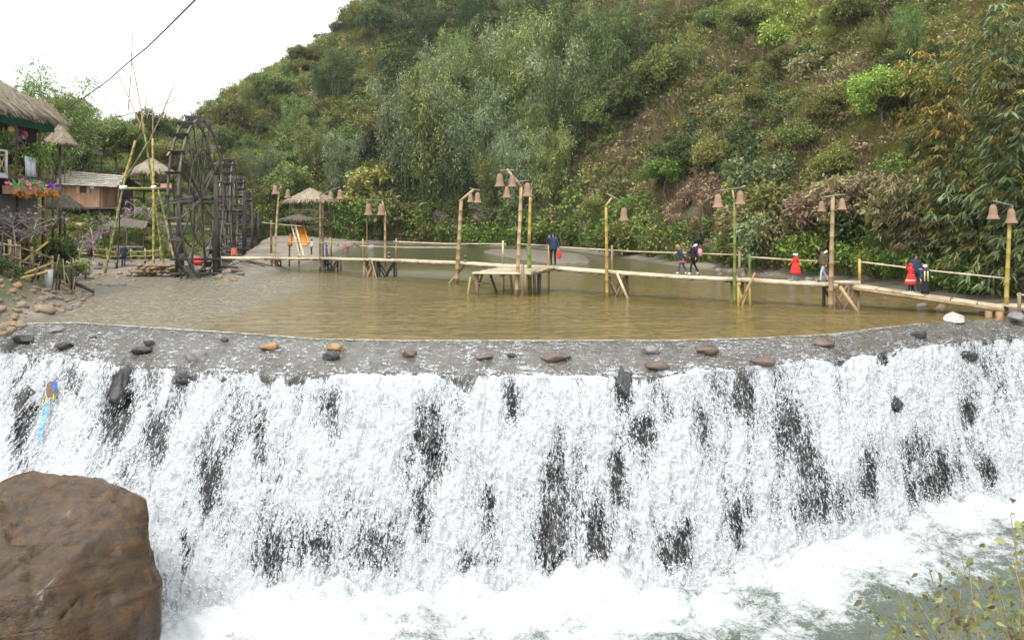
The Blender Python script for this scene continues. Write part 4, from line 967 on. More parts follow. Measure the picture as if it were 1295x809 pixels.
def deck_run(pts, width, npole, mat, r, parent, edge=None):
    for i in range(len(pts)-1):
        a, b = pts[i], pts[i+1]; dr = (b-a).normalized(); w = Vector((-dr.y, dr.x, 0)).normalized()
        if w.y < 0: w = -w
        for k in range(npole):
            off = w*(width*k/(npole-1)); j0 = rnd.uniform(-.12, .10); j1 = rnd.uniform(-.10, .14); rr_ = (edge if edge and k == 0 else r)*rnd.uniform(.9, 1.1)
            s0 = a+off+dr*j0+Vector((0, 0, rnd.uniform(-.02, .02)-rr_)); s1 = b+off+dr*j1+Vector((0, 0, rnd.uniform(-.02, .02)-rr_))
            mid = s0.lerp(s1, .5)-Vector((0, 0, (b-a).length*.004*rnd.uniform(.4, 1.6)))
            mb = MB(); mb.tube([s0, mid, s1], [rr_, rr_*1.0, rr_*.95], 7, True, nodes=.7); mb.build('deck_pole', mat, parent, True)
        for k in range(max(2, int((b-a).length/1.3))):
            c = a.lerp(b, (k+.5)/max(2, int((b-a).length/1.3)))-Vector((0, 0, r*2+.05)); mb = MB(); mb.tube([c-w*.12, c+w*(width+.15)], .045, 6); mb.build('crossbar', wood_leg, parent, True)
deck_run(pts, .85, 7, bam_pale, .068, br, .085)
# plank ramp down to the landing
ra, rb = P(1078, 361, 31.2), P(1270, 388.5, 28.3); dr = (rb-ra).normalized(); w = Vector((-dr.y, dr.x, 0)).normalized(); w = w if w.y > 0 else -w
L = (rb-ra).length
for s_ in range(6):
    for k in range(5):
        t0, t1 = s_/6+.004, (s_+1)/6-.004; off = w*(.12+.24*k); z = Vector((0, 0, rnd.uniform(-.012, .012)-.03))
        mb = MB(); mb.beam(ra.lerp(rb, t0)+off+z+dr*rnd.uniform(-.03, .03), ra.lerp(rb, t1)+off+z, .225, .045); mb.build('ramp_plank', bam_pale, br)
for off in (.05, 1.1): mb = MB(); mb.tube([ra+w*off-Vector((0, 0, .13)), rb+w*off-Vector((0, 0, .13))], .07, 7, nodes=.8); mb.build('ramp_beam', bam_tan, br, True)
mb = MB(); mb.tube([P(1052, 357, 31.5), P(1088, 357.5, 31.3)], .08, 8, nodes=.5); mb.build('step_log', bam_pale, br, True)
# landing pieces
lz = P(1290, 392, 28.2)
mb = MB(); mb.box(P(1288, 388, 28.6)+Vector((.25, .3, 0)), (1.0, 1.2, .06)); mb.build('landing_board', bam_pale, br)
for q in ((1264, 394, 28.0), (1243, 394, 29.2), (1250, 393, 28.6)):
    p = P(*q); mb = MB(); mb.tube([p, Vector((p.x, p.y, -.5))], .13, 8); mb.build('landing_post', stone_orange if q[0] == 1264 else wood_leg, br, True)
def leg(a, b, r, mat, parent, name='trestle_leg', n=7): mb = MB(); mb.tube([a, b], [r, r*1.08], n, True); mb.build(name, mat, parent, True)
def trestle(x, d, y_top, parent, width=.95, spanx=.55, mat=wood_leg, braces=True, sides=(0, 1)):
    top = P(x, y_top, d); bz = min(-.25, 0)
    for k, oy in enumerate((0, width)):
        if k not in sides: continue
        c = top+Vector((0, oy, -.1)); zb = max(gz(c), -.7)-.1
        leg(c+Vector((-.06, 0, .0)), Vector((c.x-.10, c.y, zb)), .075, mat, parent)
        if braces:
            leg(c+Vector((-.1, .05, -.05)), Vector((c.x+spanx, c.y+.05, zb)), .06, mat, parent, 'brace')
            leg(c+Vector((spanx, -.05, -.05)), Vector((c.x-.15, c.y-.05, zb)), .055, mat, parent, 'brace')
            leg(c+Vector((spanx+.05, 0, 0)), Vector((c.x+spanx+.1, c.y, zb)), .065, mat, parent)
    mb = MB(); mb.tube([top+Vector((-.05, -.15, -.14)), top+Vector((-.05, width+.2, -.14))], .06, 6); mb.build('crossbar', mat, parent, True)
for a in ((344, 58, 327, .3, wood_leg), (412, 55, 328, .8, wood_dark), (462, 50, 330, .5, bam_tan), (478, 49.4, 330, 1.0, wood_dark), (772, 36.4, 345, .75, wood_leg), (936, 32.9, 355, .35, bam_yel), (1056, 31.4, 360, .9, wood_leg)):
    trestle(a[0], a[1], a[2], br, spanx=a[3], mat=a[4])
leg(P(590, 333, 45), Vector((PX(563, 44.5), 44.4, -.3)), .06, bam_tan, br, 'brace'); leg(P(470, 330, 49), Vector((PX(478, 48), 48, -.3)), .03, bam_yel, br, 'brace')
leg(P(1062, 362, 31.0), Vector((PX(1090, 30.6), 30.6, -.3)), .07, bam_tan, br, 'brace'); leg(P(780, 345, 36), Vector((PX(797, 35.6), 35.6, -.3)), .06, bam_pale, br, 'brace')
leg(P(955, 345, 32.6), Vector((PX(936, 32.4), 32.4, .1)), .055, stone_orange, br, 'brace'); leg(P(945, 355, 33), Vector((PX(953, 33), 33, -.4)), .06, bam_grn, br, 'brace')
# handrail on the far side of the deck
def rail(a, b, r=.036, mat=bam_pale, nm='handrail', par=None):
    mb = MB(); m_ = a.lerp(b, .5)-Vector((0, 0, (b-a).length*.006)); mb.tube([a, m_, b], [r, r, r*.85], 7, True, nodes=.6); mb.build(nm, mat, par or br, True)
for (x0, y0, d0, x1, y1, d1) in ((332, 281.5, 58.5, 382, 286, 57.5), (350, 305.5, 58.8, 462, 306.5, 51), (455, 311, 51, 582, 313, 46), (498, 305.5, 49, 640, 308.5, 42), (655, 308.5, 40, 696, 310.5, 40), (690, 311.5, 40.3, 940, 322.5, 33.8), (948, 325, 33.6, 1062, 331.5, 32.3), (1087, 331, 32.2, 1278, 352.5, 29.4)):
    rail(P(x0, y0, d0), P(x1, y1, d1))
for (x, yt, yb, d, r, mt) in ((343, 278, 320, 58.6, .09, wood_leg), (459, 302, 330, 51, .06, bam_tan), (501, 301.5, 329, 49, .055, bam_tan), (636, 304, 338, 42, .06, bam_pale), (694, 309, 372, 39.4, .055, bam_yel), (774, 310, 345, 37.3, .06, bam_tan),
                              (935, 318, 355, 33.8, .06, bam_tan), (948, 321, 372, 33.6, .06, bam_grn), (1087, 327.5, 362, 32.2, .07, bam_yel), (1289, 370, 402, 28.0, .065, wood_leg), (418, 300, 326, 55.8, .06, bam_yel)):
    mb = MB(); mb.tube([P(x, yt, d), P(x, yb, d)], [r*.92, r], 8, True, nodes=.55); mb.build('railing_post', mt, br, True)
rail(P(1286, 372.5, 28.1), P(1330, 375, 27.8)); rail(P(1290, 385, 28.1), P(1330, 378, 27.8), .03)
# ---- square platform jutting from the bridge
pf = thing('bamboo_platform', 'low square bamboo platform jutting out from the footbridge over the water', 'platform', tuple(P(645, 345, 38)))
A, B, Cc, D_ = P(600, 345, 37.3), P(668, 345.5, 36.6), P(704, 337, 39.2), P(640, 336.5, 40.6)
for k in range(11):
    t = k/10; a = A.lerp(D_, t); b = B.lerp(Cc, t); a = a+Vector((rnd.uniform(-.15, .05), 0, rnd.uniform(-.015, .015))); b = b+Vector((rnd.uniform(-.05, .15), 0, 0))
    mb = MB(); mb.beam(a, b, .27, .06); mb.build('deck_slat', bam_pale, pf)
for a, b in ((A, D_), (B, Cc), (A.lerp(B, .5), D_.lerp(Cc, .5))):
    mb = MB(); mb.tube([a-Vector((0, 0, .11)), b-Vector((0, 0, .11))], .07, 7); mb.build('joist', wood_leg, pf, True)
mb = MB(); mb.tube([A+Vector((-.1, -.14, -.02)), B+Vector((.15, -.14, -.02))], .05, 7, nodes=.6); mb.build('edge_pole', bam_pale, pf, True)
for (x, yt, yb, d, r, mt, dx) in ((603, 347, 0, 37.4, .085, wood_leg, .04), (610, 347, 0, 37.6, .05, wood_dark, -.5), (595, 350, 0, 37.8, .055, bam_tan, -.2), (663, 346, 0, 36.5, .085, bam_pale, -.14), (661, 335, 0, 36.4, .085, wood_leg, 0), (676, 345, 0, 37.0, .08, wood_dark, .02), (682, 344, 0, 38.2, .1, wood_dark, 0),
                               (636, 342, 0, 40, .08, bam_tan, .0), (645, 342, 0, 40, .06, bam_tan, .15), (620, 347, 0, 38.5, .06, wood_dark, .5)):
    p = P(x, yt, d); leg(p, Vector((p.x+dx, p.y, -.5)), r, mt, pf, 'leg')
leg(P(600, 358, 37.4), P(614, 359, 37.4), .04, wood_leg, pf, 'tie_bar')

# ---------------------------------------------------------------- lamp posts with bell-shaped rattan shades
def shade(c, h, parent):
    r = h*.40; pr = [(.02, h*.5), (r*.30, h*.47), (r*.50, h*.36), (r*.60, h*.15), (r*.66, -h*.12), (r*.74, -h*.27), (r*.95, -h*.40), (r*1.02, -h*.47), (r*.98, -h*.5), (r*.90, -h*.47), (r*.6, -h*.15), (r*.45, h*.3)]
    mb = MB(); mb.lathe(c, pr, 14); o = mb.build('lamp_shade', rattan, parent, True)
    mb = MB(); mb.tube([c+Vector((0, 0, h*.48)), c+Vector((0, 0, h*.66))], .012, 5); mb.lathe(c+Vector((0, 0, h*.50)), [(.0, .05), (.05, .03), (.05, -.01), (.02, -.03)], 8); mb.build('hanger', wood_dark, o, True)
LP = [  # x, y base, y top, d, radius, material, top bar pixel points, arm points, shades (x, y, height px), label
    (350, 340, 243, 58, .085, bam_tan, [(346, 232), (367, 236)], [(354, 243), (355, 234)], [(348, 240, 11), (364, 245, 11)], 'lamp post with two bell shades on the sandy shore left of the thatched tower', 4),
    (405, 342, 245, 55, .095, wood_leg, [(409, 246), (421, 239), (430, 237)], [(405, 246), (411, 245)], [(418, 247, 10), (430, 246, 12)], 'lamp post whose bell shades hang off a bent arm in front of the thatched tower', 0),
    (487, 332, 268, 49, .085, bam_tan, [(463, 253), (485, 253)], [(487, 269), (483, 253)], [(466, 265, 14), (482, 265, 14)], 'lamp post with a level crossbar and a second thin green pole', 0),
    (581, 358, 254, 44.5, .13, bam_tan, [(594, 238), (607, 241)], [(581, 255), (599, 240)], [(595, 250, 11), (604, 250, 13)], 'stout lamp post with bent top and two pale bell shades', 4),
    (657, 372, 237, 36.9, .105, bam_tan, [(632, 215.5), (651, 215.5)], [(661, 238), (641, 214)], [(632, 228, 16), (648, 229, 15), (641, 243, 14), (667, 240, 17)], 'tall lamp post with four bell shades at the bamboo platform', 4),
    (767, 377, 262, 36.3, .085, bam_yel, [(768, 245), (790, 257)], [(765, 262), (774, 250)], [(789, 271, 16)], 'yellow bamboo lamp post with one bell shade on a slanting bar', -1),
    (929, 388, 255, 32.9, .075, bam_grn, [(905, 242), (939, 237)], [(929, 256), (926, 239)], [(908, 254, 17), (936, 250, 17)], 'green bamboo lamp post with two bell shades under a tilted bar', 0),
    (1052, 392, 248, 31.3, .10, bam_tan, [(1038, 250), (1067, 246)], None, [(1039, 261, 13), (1065, 258, 14)], 'tan lamp post with two bell shades at the top of the plank ramp', 2),
    (1275, 384, 283, 29.2, .085, bam_yel, [(1256, 254), (1281, 260)], [(1276, 284), (1280, 259)], [(1256, 268, 18), (1279, 273, 18)], 'lamp post with two bell shades at the landing among the tall bamboo', 3)]
for (x, yb, yt, d, r, mt, bar, arm, shs, lab, lean) in LP:
    b0 = P(x-lean, yb, d); b0.z = min(b0.z, gz(b0)) if gz(b0) > 0 else b0.z; t = thing('lamp_post', lab, 'lamp post', tuple(b0))
    mb = MB(); mb.tube([b0-Vector((0, 0, .3)), P(x+lean*.6, yt, d)], [r, r*.8], 9, True, nodes=.55); mb.build('pole', mt, t, True)
    if arm: mb = MB(); mb.tube([P(*q, d-.02) for q in arm], r*.6, 7); mb.build('arm', mt if mt is not bam_grn else bam_tan, t, True)
    mb = MB(); mb.tube([P(*q, d-.06) for q in bar], .03, 7); mb.build('crossbar', wood_grey, t, True)
    if x == 657: mb = MB(); mb.tube([P(642, 231.5, d-.1), P(669, 228, d-.1)], .028, 7); mb.build('crossbar', wood_grey, t, True)
    if x == 487: mb = MB(); mb.tube([P(464, 252, d), P(464, 327, d+.4)], .035, 7, nodes=.4); mb.build('thin_pole', bam_grn, t, True)
    for (sx, sy, sh) in shs: shade(P(sx, sy, d-.06), sh/F*d*1.05, t)
t = thing('bamboo_pole', 'thick yellow-green bamboo pole standing at the back of the platform', 'pole', tuple(P(670, 372, 38.6)))
mb = MB(); mb.tube([P(670, 372, 38.6), P(669, 310, 38.6)], .11, 9, nodes=.5); mb.build('lower_stem', bam_grn, t, True); mb = MB(); mb.tube([P(669, 310, 38.6), P(671, 240, 38.6)], [.085, .07], 9, nodes=.5); mb.build('upper_stem', bam_yel, t, True)
for q in ((708, 286, 695, 262, 55, 'thin leaning green bamboo stick on the far bank behind the platform'),):
    X, D, Z = hit(q[0], 300, 60); mb = MB(); mb.tube([(X, D, Z-.2), (X-1.2, D, Z+3.2)], .06, 6, nodes=.5); o = mb.build('bamboo_stick', bam_yel, None, True); tag(o, q[5], 'stick')
# two short boat-like markers of stacked stones on the deck edge
for (x, y, d, lab) in ((491, 325, 48.6, 'small stack of dark and pale stones on the deck beside a railing post'), (588, 330, 44.4, 'small stack of striped stones on the deck beside the stout lamp post')):
    t = thing('stone_stack', lab, 'stone stack', tuple(P(x, y+4, d)+Vector((0, .3, 0))))
    for k in range(4):
        o = link('stone', bank_stone(k, stone_grey if k % 2 else stone_wet), None, t, (rnd.uniform(-.02, .02), 0, .08+.13*k)); o.scale = (.17-.02*k,)*2+(.13,)

# ---------------------------------------------------------------- water wheels
def wheel_meshes(Rr, wd, nsp, npad):
    "in the wheel's own frame: axle along x"
    out = []
    for sx in (-1, 1):
        mb = MB(); n = 72; vs, fs = [], []
        for i in range(n):
            a = 2*math.pi*i/n
            for (r, dx) in ((Rr, -.05), (Rr, .05), (Rr-.20, .05), (Rr-.20, -.05)): vs.append((sx*wd/2+dx, math.cos(a)*r, math.sin(a)*r))
        for i in range(n):
            j = (i+1) % n
            for k in range(4): fs.append((i*4+k, i*4+(k+1) % 4, j*4+(k+1) % 4, j*4+k))
        mb.add(vs, fs); out.append(('rim', mb, wheel_wood))
        mb = MB(); vs = []
        for i in range(48):
            a = 2*math.pi*i/48
            for (r, dx) in ((Rr*.62, -.03), (Rr*.62, .03), (Rr*.62-.09, .03), (Rr*.62-.09, -.03)): vs.append((sx*wd/2+dx+sx*.05, math.cos(a)*r, math.sin(a)*r))
        mb.add(vs, [(i*4+k, i*4+(k+1) % 4, ((i+1) % 48)*4+(k+1) % 4, ((i+1) % 48)*4+k) for i in range(48) for k in range(4)]); out.append(('inner_ring', mb, wood_dark))
        for i in range(nsp):
            a = 2*math.pi*(i+.25*sx)/nsp; a2 = a+.16*(1 if i % 2 else -1)
            mb = MB(); mb.tube([(sx*.22, math.cos(a)*.18, math.sin(a)*.18), (sx*wd/2*.98, math.cos(a2)*(Rr-.1), math.sin(a2)*(Rr-.1))], [.055, .04], 5); out.append(('spoke', mb, wood_dark if i % 5 else wood_grey))
    for i in range(npad):
        a = 2*math.pi*i/npad; er = Vector((0, math.cos(a), math.sin(a))); et = Vector((0, -math.sin(a), math.cos(a)))
        mb = MB(); c = er*(Rr-.02); hx = wd/2+.14
        mb.add([c+Vector((x, 0, 0))+er*y+et*z for x in (-hx, hx) for y in (-.22, .24) for z in (-.02, .02)], [(0,1,3,2),(4,6,7,5),(0,4,5,1),(2,3,7,6),(0,2,6,4),(1,5,7,3)])
        out.append(('paddle', mb, wood_dark))
        b = Vector((hx*.8, 0, 0))
        if i % 2 == 0: mb = MB(); mb.tube([c-b+er*.1, c-b+er*.45+et*.55], .05, 5); out.append(('scoop', mb, bam_tan if i % 4 else wood_dark))
    mb = MB(); mb.tube([(-wd*1.05-.6, 0, 0), (wd*1.05+.6, 0, 0)], .16, 8); out.append(('axle', mb, wood_dark))
    mb = MB(); mb.tube([(-.3, 0, 0), (.3, 0, 0)], .30, 10); out.append(('hub', mb, wood_dark))
    return out
def water_wheel(X, Y, zc, Rr, ang, label, wd=1.0, nsp=18, npad=30, frame=True):
    zg = float(height(np.array([X]), np.array([Y]))[0])
    t = thing('water_wheel', label, 'water wheel', (X, Y, min(zg, 0)), ang, 'bamboo water wheels along the channel')
    for nm, mb, mt in wheel_meshes(Rr, wd, nsp, npad):
        me = mb_mesh(mb, nm); me.polygons.foreach_set('use_smooth', np.zeros(len(me.polygons), bool)); link(nm, me, mt, t, (0, 0, zc-min(zg, 0)))
    if frame:
        hz = zc-min(zg, 0)
        for sx in (-1, 1):
            for sy, hh_ in ((-.30, 1.5), (.30, .5)):
                mb = MB(); x = sx*(wd*.7+.75); mb.tube([(x, sy*1.6, -.4), (x+rnd.uniform(-.1, .1), sy*.5, hz+hh_)], [.17, .13], 7); me = mb_mesh(mb, 'support_post'); link('support_post', me, wood_dark, t)
        for zz in (.35, 1.3): mb = MB(); mb.tube([(-wd*1.05-.9, -.75, zz), (wd*1.05+.9, -.75, zz)], .09, 6); link('cross_beam', mb_mesh(mb, 'cross_beam'), wood_dark, t)
        mb = MB(); mb.tube([(-wd*1.05-1.0, -.1, hz-.28), (wd*1.05+.9, -.1, hz-.28)], .12, 6); link('cross_beam', mb_mesh(mb, 'cross_beam'), wood_dark, t)
        mb = MB(); mb.tube([(-wd*1.05-1.2, -.3, hz-1.75), (-wd*.6, -.3, hz-1.75)], .12, 6); link('cross_beam', mb_mesh(mb, 'cross_beam'), wood_grey, t)
    return t
water_wheel(PX(251, 50), 50, 5.2, 5.25, R(7), 'tallest dark bamboo water wheel at the mouth of the channel', .62, 18, 24)
water_wheel(PX(290, 70), 70, 4.65, 4.65, R(16), 'weathered water wheel standing directly behind the tallest one', .8, 16, 24)
water_wheel(PX(303.5, 90), 90, 4.4, 4.5, R(17), 'third water wheel in the row along the channel', .95, 14, 26)
water_wheel(PX(314, 113), 113, 3.9, 4.0, R(18), 'farthest and smallest-looking water wheel of the row', .95, 14, 24)
# trough and logs by the first wheel
for (a, b, r, mt, lab, nm) in ((P(272, 342, 50.5), P(306, 344, 49), .12, wood_dark, 'dark log lying across the stones below the wheel', 'log'), (P(268, 338, 51.5), P(300, 338, 50.5), .10, wood_dark, 'dark timber propped behind the log at the wheel', 'log'), (P(303, 330, 57), P(335, 337, 54), .06, wood_dark, 'thin dark pole lying on the sand beside the bridge', 'pole'),
                          (P(85, 355, 38), P(118, 369, 36.5), .10, wood_dark, 'dark driftwood trunk sloping off the left bank into the water', 'driftwood')):
    z_ = max(gz((a+b)/2), 0)+r; 
    mb = MB(); mb.tube([a, a.lerp(b, .5)+Vector((0, 0, .05)), b], [r, r*.9, r*.7], 8); o = mb.build(nm, mt, None, True); tag(o, lab, nm)
# red cart by the channel
red_paint = M('red_paint', (.45, .02, .025), (.55, .035, .04), 6, .4, vary=.05); white_paint = M('white_paint', (.72, .72, .70), (.8, .8, .78), 8, .5, vary=.05)
c0 = P(250, 314, 58); c0.z = gz(c0)
t = thing('red_cart', 'small round red and white cart behind the tallest water wheel', 'cart', tuple(c0))
mb = MB(); mb.lathe(c0+Vector((0, 0, .35)), [(.3, 0), (.48, .08), (.5, .32), (.44, .40), (.0, .42)], 14, 1, .8); mb.build('body', red_paint, t, True); mb = MB(); mb.lathe(c0+Vector((0, 0, .78)), [(.34, 0), (.30, .14), (.2, .24), (.0, .28)], 12); mb.build('cover', red_paint, t, True)
mb = MB(); mb.lathe(c0+Vector((0, 0, .74)), [(.42, -.06), (.44, 0), (.36, .05)], 14, 1, .8); mb.build('white_band', white_paint, t, True)
for a in (-1, 1):
    mb = MB(); mb.tube([c0+Vector((a*.42, -.25, .2)), c0+Vector((a*.50, -.25, .2))], .2, 10); mb.build('wheel', wood_dark, t, True)
# ---------------------------------------------------------------- village on the left bank
thatch_m = M('thatch', (.225, .185, .130), (.35, .30, .225), 9, .95, (1, 1, 1), .5, .03, c3=(.20, .16, .11), vary=.12)
thatch_d = M('old_thatch', (.10, .088, .066), (.18, .155, .12), 9, .95, (1, 1, 1), .5, .03, vary=.12)
plank_m = M('orange_planks', (.27, .155, .085), (.37, .225, .13), 3, .75, (1, 1, .3), .4, c3=(.21, .12, .07), vary=.1)
dark_in = M('dark_interior', (.030, .024, .020), (.055, .043, .036), 3, .8, vary=.1)  # near-black puts the shade of open rooms and window into the colour
green_paint = M('green_board', (.012, .075, .055), (.02, .105, .08), 2, .5, bmp=.1, vary=.05)
concrete = M('grey_concrete', (.22, .22, .21), (.31, .30, .29), 2, .85, vary=.05)
metal = M('grey_metal', (.35, .36, .37), (.45, .46, .47), 3, .45, bmp=.1, vary=.05)
shingle_m = M('grey_shingles', (.30, .27, .22), (.44, .40, .34), 3, .9, (1, 1, 1), .5, c3=(.21, .18, .15), vary=.1)
def straw_patch(mb, a, b, c, d, n, L, w=.03, lift=.06, over=.25):
    "loose straws over the roof quad: a,b along the ridge, d,c along the eave"
    a, b, c, d = map(Vector, (a, b, c, d)); nrm = (d-a).cross(b-a).normalized(); nrm = nrm if nrm.z > 0 else -nrm
    for _ in range(n):
        u, v = random.random(), random.random()**.85*(1+over*.5*random.random())
        p = a.lerp(b, u).lerp(d.lerp(c, u), min(v, 1.0)); dn = (d.lerp(c, u)-a.lerp(b, u)).normalized(); sd_ = dn.cross(nrm)
        l = L*random.uniform(.5, 1.2); dn = (dn+sd_*random.uniform(-.25, .25)+Vector((0, 0, -.15))).normalized(); p = p+nrm*random.uniform(.01, lift)
        q = p+dn*l+nrm*random.uniform(-.03, .04); s_ = sd_*w*random.uniform(.6, 1.4)
        mb.add([p-s_, p+s_, q+s_*.4, q-s_*.4], [(0, 1, 2, 3)])
def cone_roof(parent, c, r, h, mat, n=10, straws=900, name='thatched_roof', sx=1, sy=1, sag=.12):
    c = Vector(c); mb = MB(); pr = [(0.001, h), (r*.35, h*.66), (r*.72, h*.27), (r, 0), (r*.97, -.10), (r*.5, h*.30), (.01, h*.7)]
    mb.lathe(c, pr, 22, sx, sy); o = mb.build(name, mat, parent, True)
    ms = MB()
    for k in range(n):
        t0, t1 = 2*math.pi*k/n, 2*math.pi*(k+1)/n; top = c+Vector((0, 0, h))
        f = lambda t, rr_, zz: c+Vector((math.cos(t)*rr_*sx, math.sin(t)*rr_*sy, zz))
        straw_patch(ms, f(t0, .06*r, h*.98), f(t1, .06*r, h*.98), f(t1, r*.72, h*.27), f(t0, r*.72, h*.27), straws//n//2, .5*r, .025)
        straw_patch(ms, f(t0, r*.6, h*.4), f(t1, r*.6, h*.4), f(t1, r*1.0, 0), f(t0, r*1.0, 0), straws//n//2, .32*r, .025)
    s_ = ms.build('straw_layer', mat, o); s_['kind'] = 'stuff'
    return o
def post(parent, a, b, r, mat, name='post'): mb = MB(); mb.tube([a, b], [r, r*.92], 7, True); return mb.build(name, mat, parent, True)

# ---- two-storey thatched house at the left, its open gallery facing the river
hz = 1.6; hs = thing('thatched_house', 'two-storey thatched house with green eaves board and flower-hung gallery', 'house', (-26, 34, hz))
fx = -24.0
mb = MB(); mb.box((-29.2, 33.5, hz+3.9), (.25, 10.5, 7.8)); mb.build('back_wall', dark_in, hs)
mb = MB(); mb.box((-26.6, 38.0, hz+5.6), (5.0, .2, 3.0)); mb.build('end_wall', dark_in, hs)
mb = MB(); mb.box((-25.9, 33.6, 5.68), (5.5, 9.2, .22)); mb.build('upper_floor', wood_dark, hs)
mb = MB(); mb.box((-26.6, 33.4, hz+1.9), (4.6, 8.6, 3.9)); mb.build('ground_floor_wall', dark_in, hs)
mb = MB(); mb.box((fx-.3, 33.75, 3.2), (.06, .9, 3.0)); mb.build('green_shutter', green_paint, hs)
gy0, gy1 = 27.5, 38.5; ez, rz_ = 9.05, 11.6; ex, rx = -23.2, -27.2
mb = MB(); mb.add([(rx, gy0, rz_), (rx, gy1-1.2, rz_), (ex, gy1, ez), (ex, gy0, ez), (rx, gy0, rz_-.3), (rx, gy1-1.2, rz_-.3), (ex, gy1, ez-.25), (ex, gy0, ez-.25)], [(0,1,2,3),(7,6,5,4),(3,2,6,7),(1,0,4,5),(1,5,6,2),(0,3,7,4)])
mb.add([(rx, gy0, rz_), (rx, gy1-1.2, rz_), (-30.5, gy1, ez), (-30.5, gy0, ez)], [(3,2,1,0)]); mb.add([(rx, gy1-1.2, rz_-.02), (ex, gy1, ez-.02), (-30.5, gy1, ez-.02)], [(0,1,2)])
rf = mb.build('thatched_roof', thatch_m, hs)
ms = MB(); straw_patch(ms, (rx, gy0, rz_), (rx, gy1-1.2, rz_), (ex, gy1, ez), (ex, gy0, ez), 5200, .9, .03, .14, .0); straw_patch(ms, (rx+3.4, gy0, ez+.75), (rx+3.4, gy1-.2, ez+.75), (ex-.02, gy1, ez), (ex-.02, gy0, ez), 2600, .75, .035, .1, .5)
straw_patch(ms, (rx, gy1-1.3, rz_), (rx-.2, gy1-1.2, rz_), (-30.5, gy1+.1, ez), (ex, gy1+.1, ez), 900, .7, .03, .12); s_ = ms.build('straw_layer', thatch_m, rf); s_['kind'] = 'stuff'
mb = MB(); mb.box((ex-.22, 33.0, ez-.50), (.06, 10.8, .75)); mb.build('eaves_board', green_paint, hs)
mb = MB(); mb.box((ex-2.4, 38.3, ez-.50), (4.3, .06, .75)); mb.build('eaves_board', green_paint, hs)
for y in (30.2, 33.2, 36.2, 38.0):
    post(hs, (fx+.1, y, 5.7), (fx+.1, y, ez-.2), .09, wood_leg, 'gallery_post')
post(hs, (fx+.35, 37.9, hz-.2), (fx+.35, 37.9, 5.7), .08, M('red_brown_paint', (.10, .025, .02), (.15, .04, .03), 4, .6), 'red_post'); post(hs, (fx+.3, 36.0, hz-.2), (fx+.3, 36.0, 5.6), .06, wood_dark, 'ground_post')
post(hs, (fx+.4, 34.1, hz-.2), (fx+.4, 34.1, 4.2), .17, concrete, 'concrete_column')
mb = MB(); mb.box((fx+.2, 36.1, 4.2), (.08, 3.0, 1.35)); mb.build('grey_panel', M('dull_panel', (.09, .085, .08), (.13, .125, .115), 2, .8), hs); mb = MB(); mb.box((fx-.1, 36.0, 2.9), (.08, 2.6, 1.3)); mb.build('grey_panel', wood_dark, hs)
mb = MB(); mb.box((fx+.45, 31.9, 5.72), (.95, 5.0, .22)); mb.build('balcony_floor', metal, hs)
mb = MB(); mb.beam((fx+.9, 29.4, 6.85), (fx+.9, 34.35, 6.85), .09, .09); mb.build('balcony_rail', metal, hs); post(hs, (fx+.9, 34.3, 5.75), (fx+.9, 34.3, 6.88), .07, metal, 'balcony_post')
mb = MB(); mb.tube([(fx+.9, 29.4, 6.62), (fx+.9, 34.2, 6.62)], .05, 7, nodes=.5); mb.build('bamboo_rail', bam_tan, hs, True)
for k in range(9):
    y = 29.6+k*.55
    for s in (-1, 1): mb = MB(); mb.tube([(fx+.9, y-.22*s, 5.85), (fx+.9, y+.22*s, 6.6)], .032, 6); mb.build('baluster', bam_tan, hs, True)
for k, (y, z, c_) in enumerate(((31.6, 7.9, red_paint), (32.5, 8.0, red_paint), (33.6, 7.95, bam_yel), (34.6, 7.9, red_paint), (35.6, 7.95, bam_yel), (36.6, 7.85, red_paint))):
    mb = MB(); cc = Vector((fx+.25, y, z)); mb.lathe(cc, [(.02, .2), (.10, .17), (.16, .0), (.10, -.17), (.02, -.2)], 10); mb.tube([cc+Vector((0, 0, .18)), cc+Vector((0, 0, .45))], .01, 4); o = mb.build('lantern', c_, None, True); tag(o, ('red' if c_ is red_paint else 'yellow')+' paper lantern hanging under the green eaves board', 'lantern', ('red' if c_ is red_paint else 'yellow')+' lanterns under the eaves')
def hanging_plant(c, r, n, L, mat, label, name='hanging_plant', pot=None, cat='plant', group=None):
    t = thing(name, label, cat, tuple(c), 0, group); c = Vector(c)
    p, u, k = crown_pts([c, c+Vector((r*.4, r*.3, r*.3)), c+Vector((-r*.3, -r*.5, -.2*r)), c+Vector((.1, r*.6, -.4*r))], [r*.6, r*.5, r*.5, r*.45], n)
    Ls = L*(.6+.7*RNG.random(n)); me = leaf_mesh('foliage', p-np.array(c), u+unit(n)*.5+np.array([0, 0, -.4]), unit(n)+np.array([0, 0, 1]), Ls, Ls*.55); me.materials.append(mat); link('foliage', me, None, t)
    if pot: mb = MB(); mb.lathe(c+Vector((0, 0, -r*.2)), [(.01, -.18), (.14, -.16), (.2, .1), (.16, .1)], 10); mb.build('pot', pot, t, True)
    else: mb = MB(); mb.tube([c-Vector((0, 0, r*.5)), c+Vector((.05, .05, r*.6))], .02, 5); mb.build('stem', bark, t, True)
    return t
hanging_plant((fx+.5, 34.2, 7.3), .75, 700, .16, LM['bamboo'], 'leafy plant spilling over the gallery above the balcony rail')
hanging_plant((fx+.6, 36.8, 7.0), .85, 800, .15, LM['fresh'], 'bright green climber on the end post of the gallery')
hanging_plant((fx+.3, 35.6, 7.6), .6, 420, .12, LM['bloom'], 'small pinkish plant hanging in the gallery between the green ones')
hanging_plant((fx+.5, 35.2, 6.0), .45, 260, .14, LM['olive'], 'potted plant standing on the gallery floor', 'potted_plant', stone_orange)
